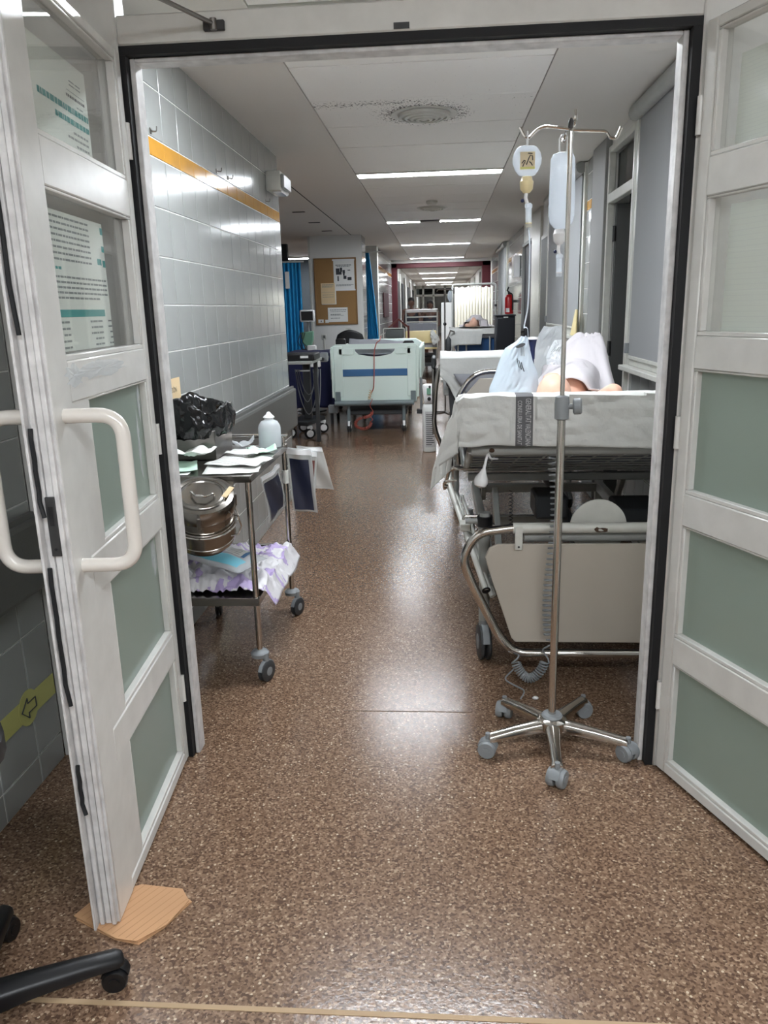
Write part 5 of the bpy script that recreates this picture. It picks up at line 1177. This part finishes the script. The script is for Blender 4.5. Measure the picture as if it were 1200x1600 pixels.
MB().prism([(-1.72, 8.7), (-1.5, 8.62), (-1.38, 9.15), (-1.68, 9.25)], lambda a, b, d: (a, b, .15+d), .05).build('base', 'dark_grey', et, bevel=.01)
MB().box(-1.58, -1.5, 8.88, 8.98, .2, .86).build('column', 'dark_grey', et, bevel=.006)
MB().box(-1.66, -1.3, 8.70, 9.1, .865, .90).build('top_tray', 'dark_grey', et, bevel=.006); MB().box(-1.45, -1.34, 8.66, 8.72, .80, .865).build('cable_clip', 'white_gloss', et, bevel=.006)
MB().box(-1.36, -1.27, 8.72, 8.85, .85, .95).build('probe_holder', 'grey_plastic', et, bevel=.01); MB().box(-1.62, -1.46, 8.66, 8.68, .755, .77).build('hook_bar', 'white', et)
for x0_, x1_, zb in ((-1.62, -1.36, .28), (-1.60, -1.40, .42), (-1.58, -1.38, .50), (-1.42, -1.34, .34)):
    MB().tube([(x0_+(x1_-x0_)*k/12, 8.655-.01*math.sin(k), .78-(.78-zb)*math.sin(PI*k/12)**.7) for k in range(13)], .006, 6).build('cable', 'grey_plastic', et)
bq = thing('recliner', 'recliner draped in dark blue cloth beside the pale green bed', 'chair', (-1.6, 10.2, 0))
def drp(u, v):
    x = -1.95+.62*u; 
    if v < .6: t = v/.6; z = .22+.68*t; y = 9.75+.02*math.sin(u*22)*(1-t)
    else: t = (v-.6)/.4; z = .90+.02*nz(u*4, t*4); y = 9.75+.7*t
    return (x+.012*math.sin(v*9), y, z)
MB().grid(drp, 30, 30).build('drape', 'blue_drape', bq, solid=.006); MB().box(-1.92, -1.36, 9.8, 10.5, .35, .85).build('body', 'navy', bq, bevel=.03)
for x in (-1.88, -1.4):
    for y in (9.85, 10.45): MB().cyl((x, y, 0), (x, y, .36), .02, 8).build('leg', 'dark_grey', bq)
mo = thing('patient_monitor', 'white vital signs monitor on a pole with green pouch, in front of the column', 'monitor', (-1.72, 10.9, 0))
MB().box(-1.93, -1.73, 10.86, 10.94, 1.26, 1.42).build('monitor_case', 'white_gloss', mo, bevel=.012); MB().box(-1.91, -1.75, 10.855, 10.86, 1.28, 1.40).build('screen', 'black', mo)
MB().cyl((-1.83, 10.92, .06), (-1.83, 10.92, 1.26), .016, 10).build('pole', 'grey_plastic', mo); MB().prism([(-1.93, 1.12), (-1.91, .98), (-1.86, .93), (-1.79, .94), (-1.76, 1.02), (-1.75, 1.14)], lambda a, b, d: (a, 10.86+d, b), .05).build('green_pouch', 'green', mo, bevel=.012)
MB().lathe([(.2, .03), (.21, .05), (.03, .075)], (-1.83, 10.92, 0)).build('base', 'dark_grey', mo)
MB().box(-1.85, -1.72, 10.84, 10.90, .85, .95).build('cuff', 'white', mo, bevel=.015)
for k in range(3): MB().tube([(-1.93+.03*k, 10.85, 1.12), (-1.97+.03*k, 10.84, 1.0), (-1.93+.03*k, 10.85, .9), (-1.83, 10.85, .86)], .006, 6).build('cable', 'black', mo)
def curtain(lab, xa, xb, y, zb, zt, taper=0, amp=.03, folds=7):
    t = thing('curtain', lab, 'curtain', ((xa+xb)/2, y, zb))
    def fn(u, v):
        e = v**1.4; x = xa+(xb-xa)*u
        if taper: x = xa+(xb-xa)*u*(1-taper*e) 
        return (x, y+amp*math.sin(u*folds*2*PI)*(1-.3*v)+.01*math.sin(u*31), zb+(zt-zb)*v)
    MB().grid(fn, 60, 10).build('cloth', 'blue_curtain', t, solid=.003); MB().cyl((xa-.05, y, zt+.012), (xb+.05, y, zt+.012), .01, 8).build('curtain_rail', 'white_enamel', t); MB().cyl((xa, y, zt+.012), (xa, y, ZC), .006, 6).build('hanger', 'white_enamel', t); return t
cu = curtain('blue ward curtain hanging in the dark side ward behind the desk', -2.36, -1.98, 11.4, .3, 2.07)
MB().box(-2.20, -2.14, 11.355, 11.36, 1.72, 1.95).build('paper_tag', 'paper_white', cu)
curtain('bright blue curtain gathered between column and white post', -1.26, -1.04, 13.6, .3, 2.32, .72, .03, 4)
hd_ = MB().box(-2.9, -2.0, 13.28, 13.29, 1.5, 2.0).build('dark_screen', 'black'); tag(hd_, 'dark framed panel on the side ward back wall', 'panel') if False else bpy.data.objects.remove(hd_)
# ================================================================== wooden cart with grey bag
wc = thing('wooden_stand', 'dark red wooden stand with gabled back behind the pale green bed', 'stand', (-.66, 12.05, 0))
MB().box(-.90, -.46, 11.95, 12.35, .93, .955).build('top', 'wood_red', wc, bevel=.004)
for x in (-.87, -.49):
    for y in (11.98, 12.32): MB().box(x-.02, x+.02, y-.02, y+.02, 0, .93).build('leg', 'wood_red', wc, bevel=.003)
for a, b in (((-.80, 1.13), (-.655, 1.25)), ((-.655, 1.25), (-.50, 1.12))):
    MB().tube([(a[0], 12.3, a[1]), (b[0], 12.3, b[1])], .018, 4).build('gable_bar', 'wood_red', wc)
for x in (-.80, -.505): MB().box(x-.015, x+.015, 12.28, 12.32, .955, 1.15).build('post', 'wood_red', wc)
gbag = thing('grey_bag', 'grey canvas bag in a pale wire frame on the wooden stand', 'bag', (-.70, 12.08, .957))
MB().prism([(-.83, .975), (-.85, 1.04), (-.82, 1.11), (-.58, 1.115), (-.57, .975)], lambda a, b, d: (a, 12.0+d, b), .18).build('bag_body', 'bag_grey', gbag, bevel=.02, seg=2)
MB().tube(fillet([(-.87, 11.99, .966), (-.87, 11.99, 1.12), (-.555, 11.99, 1.12), (-.555, 11.99, .966)], .02), .008, 6).build('wire_frame', 'white_enamel', gbag); MB().box(-.88, -.545, 11.985, 12.2, .957, .97).build('frame_base', 'white_enamel', gbag)
# ================================================================== right-hand side, further down
bk = thing('black_cabinet', 'tall black cabinet standing against the right wall under the extinguisher', 'cabinet', (.86, 11.0, 0))
MB().box(.735, .985, 10.8, 11.2, .03, 1.27).build('body', 'dark_navy', bk, bevel=.006); MB().box(.725, .995, 10.79, 11.21, 1.27, 1.29).build('top', 'dark_navy', bk, bevel=.004); MB().box(.745, .975, 10.792, 10.8, .06, 1.25).build('door', 'dark_navy', bk, bevel=.004); MB().box(.83, .89, 10.785, 10.79, 1.25, 1.265).build('label_plate', 'white', bk)
for x in (.75, .97):
    for y in (10.83, 11.17): MB().cyl((x, y, 0), (x, y, .03), .015, 8).build('foot', 'black', bk)
ex = thing('fire_extinguisher', 'red fire extinguisher hung on the wall above the black cabinet', 'fire extinguisher', (1.03, 12.4, 1.28))
MB().lathe([(.05, 1.28), (.065, 1.285), (.067, 1.30), (.067, 1.52), (.05, 1.56), (.025, 1.575)], (1.035, 12.4, 0)).build('cylinder', 'red', ex); MB().lathe([(.02, 1.57), (.022, 1.60), (.016, 1.61)], (1.035, 12.4, 0), n=12).build('valve', 'dark_metal', ex)
MB().tube([(1.035, 12.39, 1.60), (1.0, 12.36, 1.63), (1.02, 12.34, 1.68)], .012, 6).build('lever', 'black', ex); MB().tube(fillet([(1.035, 12.4, 1.595), (1.08, 12.36, 1.58), (1.085, 12.34, 1.45), (1.08, 12.34, 1.34)], .03), .011, 8).build('hose', 'black', ex)
MB().grid(lambda u, v: (1.035+.0675*math.sin(-.9+.9*u), 12.4-.0675*math.cos(-.9+.9*u), 1.31+.06*v), 6, 1).build('label', 'white', ex); MB().box(1.07, 1.14, 12.36, 12.44, 1.45, 1.49).build('wall_bracket', 'dark_metal', ex)
bb = thing('hospital_bed', 'blue sided bed with white cover in front of the folding screen', 'bed', (.54, 12.6, 0))
MB().box(.22, .84, 11.62, 13.4, .74, .96).build('side_panel', 'deep_blue', bb, bevel=.01); MB().box(.2, .86, 11.6, 13.42, .96, 1.07).build('mattress', 'grey_sheet', bb, bevel=.02)
for x in (.24, .36, .70, .82): MB().cyl((x, 11.6, .68), (x, 11.6, .98), .012, 8).build('end_bar', 'grey_enamel', bb)
MB().box(.2, .86, 11.58, 11.62, .68, .72).build('end_rail', 'grey_enamel', bb, bevel=.004)
for x in (.26, .80):
    for y in (11.75, 13.2): MB().cyl((x, y, .1), (x, y, .74), .02, 8).build('leg_post', 'grey_enamel', bb); caster(bb, (x, y), .05, .04, ('dark_grey', 'grey_plastic'), .2, n=12, name='castor')
MB().box(.26, .8, 11.7, 13.25, .25, .31).build('chassis', 'dark_grey', bb, bevel=.005)
def dr3(u, v):
    x = .12+.72*u; fr_ = .22 if x < .58 else .07
    if v < .5: t = 1-v*2; return (x-(.06*t if u < .15 else 0), 11.57-.012*abs(math.sin(u*24))*t, 1.09-fr_*t-(.25*t*max(0, .14-u)/.14))
    t = (v-.5)*2; return (x, 11.58+1.5*t, 1.09+.012*nz(u*6, t*6))
o = MB().grid(dr3, 40, 24).build('bed_sheet', 'sheet_white', solid=.003); tag(o, 'white sheet hanging over the end of the blue sided bed', 'bed sheet')
Q_caps, Q_balls = lift([((.48, 11.95, 1.1), (.52, 12.1, 1.1), .042, .042), ((.43, 12.15, 1.1), (.63, 12.15, 1.1), .042, .042), ((.53, 12.2, 1.1), (.54, 12.6, 1.1), .07, .075), ((.49, 12.65, 1.1), (.48, 13.25, 1.1), .052, .04), ((.59, 12.65, 1.1), (.60, 13.25, 1.1), .052, .04), ((.43, 12.15, 1.1), (.37, 11.97, 1.1), .034, .028), ((.37, 11.97, 1.1), (.42, 11.86, 1.1), .028, .022)],
    [((.475, 11.88, 1.1), (.062, .085, .062))], lambda y: 1.10, .012)
person('person', 'distant patient lying on the blue sided bed by the screen', Q_caps, Q_balls + face(Vector(Q_balls[0][0]), (0, .2, 1), (0, -1, .2), .65), 'skin', (.5, 12.4, 1.1), .015)
Q_top = top_field(Q_caps, Q_balls, .03)
o = MB().grid(lambda u, v: (.28+.52*u, 12.02+1.3*v, max(1.116+.008*abs(nz(u*6, v*9)), Q_top(.28+.52*u, 12.02+1.3*v)+.02)), 30, 50).build('blanket', 'blanket_white', solid=.003); tag(o, 'white blanket over the distant patient on the blue sided bed', 'blanket')
fs_ = thing('folding_screen', 'cream pleated folding screen on a grey tube frame', 'screen', (.6, 14.7, 0))
def pleat(u, v): return (.245+.69*u, 14.7+.018*math.sin(u*26*PI), .35+1.40*v+.012*math.sin(u*40)*v)
MB().grid(pleat, 120, 4).build('pleated_cloth', 'cream', fs_, solid=.003)
MB().tube(fillet([(.205, 14.7, .04), (.205, 14.7, 1.80), (.985, 14.7, 1.80), (.985, 14.7, .04)], .05), .018, 8).build('frame', 'grey_enamel', fs_); MB().cyl((.985, 14.69, 1.40), (.985, 14.69, 1.44), .026, 10).build('joint', 'black', fs_)
for x in (.205, .985): MB().tube([(x, 14.45, .02), (x, 14.95, .02)], .015, 6).build('foot', 'grey_enamel', fs_)
ws = thing('white_screen', 'plain white free-standing panel behind the far drip stand', 'screen', (.1, 15.6, 0)); MB().box(.0, .21, 15.6, 15.63, .1, 1.50).build('panel', 'white', ws, bevel=.004); MB().box(-.02, .23, 15.45, 15.78, 0, .03).build('foot', 'grey_enamel', ws); MB().box(.09, .12, 15.6, 15.63, .02, .1).build('post', 'grey_enamel', ws)
# far drip stand
d2 = thing('drip_stand', 'thin drip stand with a bag far down the corridor between the beds', 'drip stand', (.045, 10.2, 0))
MB().cyl((.045, 10.2, .06), (.045, 10.2, 1.60), .0095, 8).build('pole', 'steel_dull', d2); MB().tube(fillet([(-.055, 10.2, 1.60), (-.04, 10.2, 1.62), (.13, 10.2, 1.62), (.145, 10.2, 1.60)], .02), .006, 6).build('hook_arm', 'steel', d2); MB().ball((.045, 10.19, 1.2), .022, 10, 6).build('clamp', 'black', d2)
for k in range(5):
    a = k*2*PI/5; p = (.045+.23*math.cos(a), 10.2+.23*math.sin(a)); MB().tube([(.045, 10.2, .08), (p[0], p[1], .065)], [.018, .012], 6).build('leg', 'steel_dull', d2); caster(d2, p, .026, .035, ('grey_plastic', 'grey_plastic'), a, n=10)
o = MB().lathe([(.006, 1.46), (.012, 1.48), (.026, 1.50), (.03, 1.53), (.026, 1.57), (.01, 1.60)], (.11, 10.2, .008), n=14).build('drip_bag', 'iv_plastic'); tag(o, 'small drip bag on the thin far drip stand', 'drip bag')
# equipment hanging beside it
for i, (x, y, z, s_, mt, nm, lab) in enumerate(((.12, 11.3, .62, .06, 'white', 'suction_canister', 'white suction canister hung on the blue sided bed'), (.10, 11.42, .90, .04, 'dark_grey', 'regulator', 'dark regulator hung on the blue sided bed end'))):
    t = thing(nm, lab, 'medical device', (x, y, z-.1)); MB().lathe([(s_*.7, -.1), (s_, -.09), (s_, .06), (s_*.6, .08), (s_*.3, .1)], (x, y, z), n=14).build('vessel', mt, t); MB().tube([(x, y, z+.1), (x+.03, y+.1, z+.18), (.19, 11.55, z+.16)], .01, 6).build('arm', 'steel_dull', t)
# yellow bed, rails behind it, people
yb_ = thing('hospital_bed', 'cream yellow ended bed with hanging white bundle near the maroon frame', 'bed', (-.38, 17.2, 0))
MB().box(-.72, -.10, 16.0, 16.04, .72, .97).build('end_board', 'cream_yellow', yb_, bevel=.02, seg=2); MB().box(-.70, -.09, 16.01, 16.05, .60, .64).build('end_rail', 'cream_yellow', yb_, bevel=.008); MB().box(-.70, -.12, 16.05, 17.9, .60, .76).build('mattress', 'grey_sheet', yb_, bevel=.02)
for x in (-.66, -.14):
    for y in (16.1, 17.8): MB().cyl((x, y, .1), (x, y, .62), .025, 8).build('leg_post', 'dark_grey', yb_); caster(yb_, (x, y), .05, .04, ('dark_grey', 'grey_plastic'), .2, n=12, name='castor')
MB().box(-.66, -.14, 16.1, 17.8, .26, .33).build('chassis', 'dark_grey', yb_, bevel=.005); MB().box(-.43, -.40, 16.0, 16.02, .48, .60).build('tag', 'white', yb_)
def bundle(u, v): a = 2*PI*u; r_ = .075*math.sin(PI*v)**.7*(1+.5*nz(math.cos(a)*2, math.sin(a)*2, v*4)); r_ = .062*math.sin(PI*v)**.5*(1+.9*nz(math.cos(a)*2.5, math.sin(a)*2.5, v*7)); return (-.15+.03*math.sin(v*5)+r_*math.cos(a), 15.925+r_*math.sin(a)*.6, .68+.30*v)
o = MB().grid(bundle, 20, 14).tube(fillet([(-.16, 15.93, .93), (-.16, 15.94, .99), (-.16, 16.02, .995), (-.16, 16.056, .98), (-.16, 16.06, .92)], .02), .008, 6).build('cloth_bundle', 'sheet_white'); tag(o, 'white cloth bundle hanging on the cream yellow bed end', 'cloth')
rb = thing('hospital_bed', 'grey bed with white horizontal rails standing beyond the cream yellow bed', 'bed', (-.4, 19.5, 0))
for z, mt, h in ((1.36, 'white', .045), (1.22, 'white_enamel', .02), (1.11, 'white_enamel', .02)): MB().box(-.80, -.08, 18.0, 18.03, z-h, z+h*.5).build('rail', mt, rb, bevel=.006)
for x in (-.79, -.09): MB().box(x-.015, x+.015, 18.0, 18.03, .3, 1.37).build('rail_post', 'white_enamel', rb)
MB().box(-.78, -.10, 18.04, 18.06, .85, 1.08).build('end_board', 'grey_sheet', rb, bevel=.01); MB().box(-.77, -.11, 18.08, 19.4, .72, .86).build('mattress', 'sheet_white', rb, bevel=.02); MB().box(-.75, -.12, 18.1, 19.35, .3, .36).build('chassis', 'dark_grey', rb)
for x in (-.73, -.15):
    for y in (18.15, 19.3): MB().cyl((x, y, .1), (x, y, .72), .025, 8).build('leg_post', 'dark_grey', rb); caster(rb, (x, y), .05, .04, ('dark_grey', 'grey_plastic'), .2, n=12, name='castor')
def stander(lab, x, y, top, lean, shirt):
    h = top; s = h/1.70; H0 = Vector((x, y, h-.12*s)); nk = Vector((x, y+.05, h-.26*s)); pv = Vector((x, y+.12, .92*s))
    t = person('person', lab, [(nk, nk+Vector((0, .02, -.08)), .045, .05), ((x-.17, y+.07, h-.32*s), (x+.17, y+.07, h-.32*s), .055, .055), (nk+Vector((0, .02, -.12)), pv, .125, .13), ((x-.09, y+.12, .88*s), (x-.10, y+.10, .46*s), .08, .055), ((x-.10, y+.10, .46*s), (x-.10, y+.14, .07), .052, .038), ((x+.09, y+.12, .88*s), (x+.10, y+.10, .46*s), .08, .055), ((x+.10, y+.10, .46*s), (x+.10, y+.14, .07), .052, .038),
        ((x-.10, y+.14, .04), (x-.10, y-.02, .035), .038, .034), ((x+.10, y+.14, .04), (x+.10, y-.02, .035), .038, .034), ((x-.19, y+.07, h-.33*s), (x-.22, y+.02, h-.62*s), .045, .036), ((x-.22, y+.02, h-.62*s), (x-.14, y-.18, h-.70*s), .034, .026), ((x+.19, y+.07, h-.33*s), (x+.22, y+.02, h-.62*s), .045, .036), ((x+.22, y+.02, h-.62*s), (x+.14, y-.18, h-.70*s), .034, .026)],
        [(H0, (.075, .092, .115))] + face(H0, (0, -1, -.3), (0, -.3, 1), .95), 'skin_dark', (x, y, 0), .02)
    m = MB()
    m.grid(lambda u, v: H0+Vector((.084*math.cos(2*PI*u)*math.sin(PI*(.02+.5*v)), .10*math.sin(2*PI*u)*math.sin(PI*(.02+.5*v))+.02, .124*math.cos(PI*(.02+.5*v))+.004 - (.05*v if math.sin(2*PI*u) > 0 else -.03*v))), 20, 8); m.build('hair', 'hair', t)
    c = MB()
    def torso(u, v):
        a = 2*PI*u; z = h-.27*s-(h*.60-.25)*v; wx = .09+.13*min(1, v*4)-.02*v; wy = .07+.08*min(1, v*4); return (x+wx*math.cos(a), y+.09+.05*v+wy*math.sin(a), z)
    c.grid(torso, 24, 14).build('tunic', shirt, t); return t
stander('dark-haired person in dark clothes bending behind the white bed rails by the wall', -.735, 19.75, 1.66, 0, 'shirt_dark')
stander('dark-haired person with lowered head beside the far white bed rails', -.275, 20.0, 1.58, 0, 'shirt_dark')
sn = thing('sneaker', 'white sneaker on the floor beyond the pale green bed', 'shoe', (-.40, 15.2, 0)); sx = -.41
MB().prism([(-.14, .0), (-.15, .03), (-.11, .09), (-.02, .10), (.03, .065), (.11, .05), (.14, .03), (.14, 0)], lambda a, b, d: (sx+a*.8+.0, 15.2+a*.55-.04+d, b+.012), .085).build('upper', 'white', sn, bevel=.015, seg=2); MB().prism([(-.15, 0), (-.15, .016), (.145, .016), (.145, 0)], lambda a, b, d: (sx+a*.8, 15.2+a*.55-.042+d, b), .09).build('sole', 'white_gloss', sn, bevel=.004)
# wall lamp box on right wall beyond the navy door, cream folder on the sill
t = thing('wall_lamp', 'white rectangular box lamp on the right wall past the navy door', 'wall lamp', (1.08, 11.9, 1.8)); MB().box(1.04, 1.13, 11.75, 12.05, 1.80, 2.10).build('housing', 'white_gloss', t, bevel=.008); MB().box(1.032, 1.04, 11.77, 12.03, 1.82, 2.08).build('cover', 'white_enamel', t)
o = MB().prism([(6.50, 1.152), (6.78, 1.152), (6.56, 1.36), (6.50, 1.36)], lambda a, b, d: (1.075+d, a, b), .012).build('cream_board', 'cream_yellow', bevel=.002); tag(o, 'cream wedge-shaped board standing on the window sill past the tiled pier', 'board')

for o in bpy.data.objects:
    if o.parent and o.name.split('.')[0] in ('print', 'small_print', 'bold_print', 'heading', 'table_header', 'ruled_lines'): o['kind'] = 'stuff'
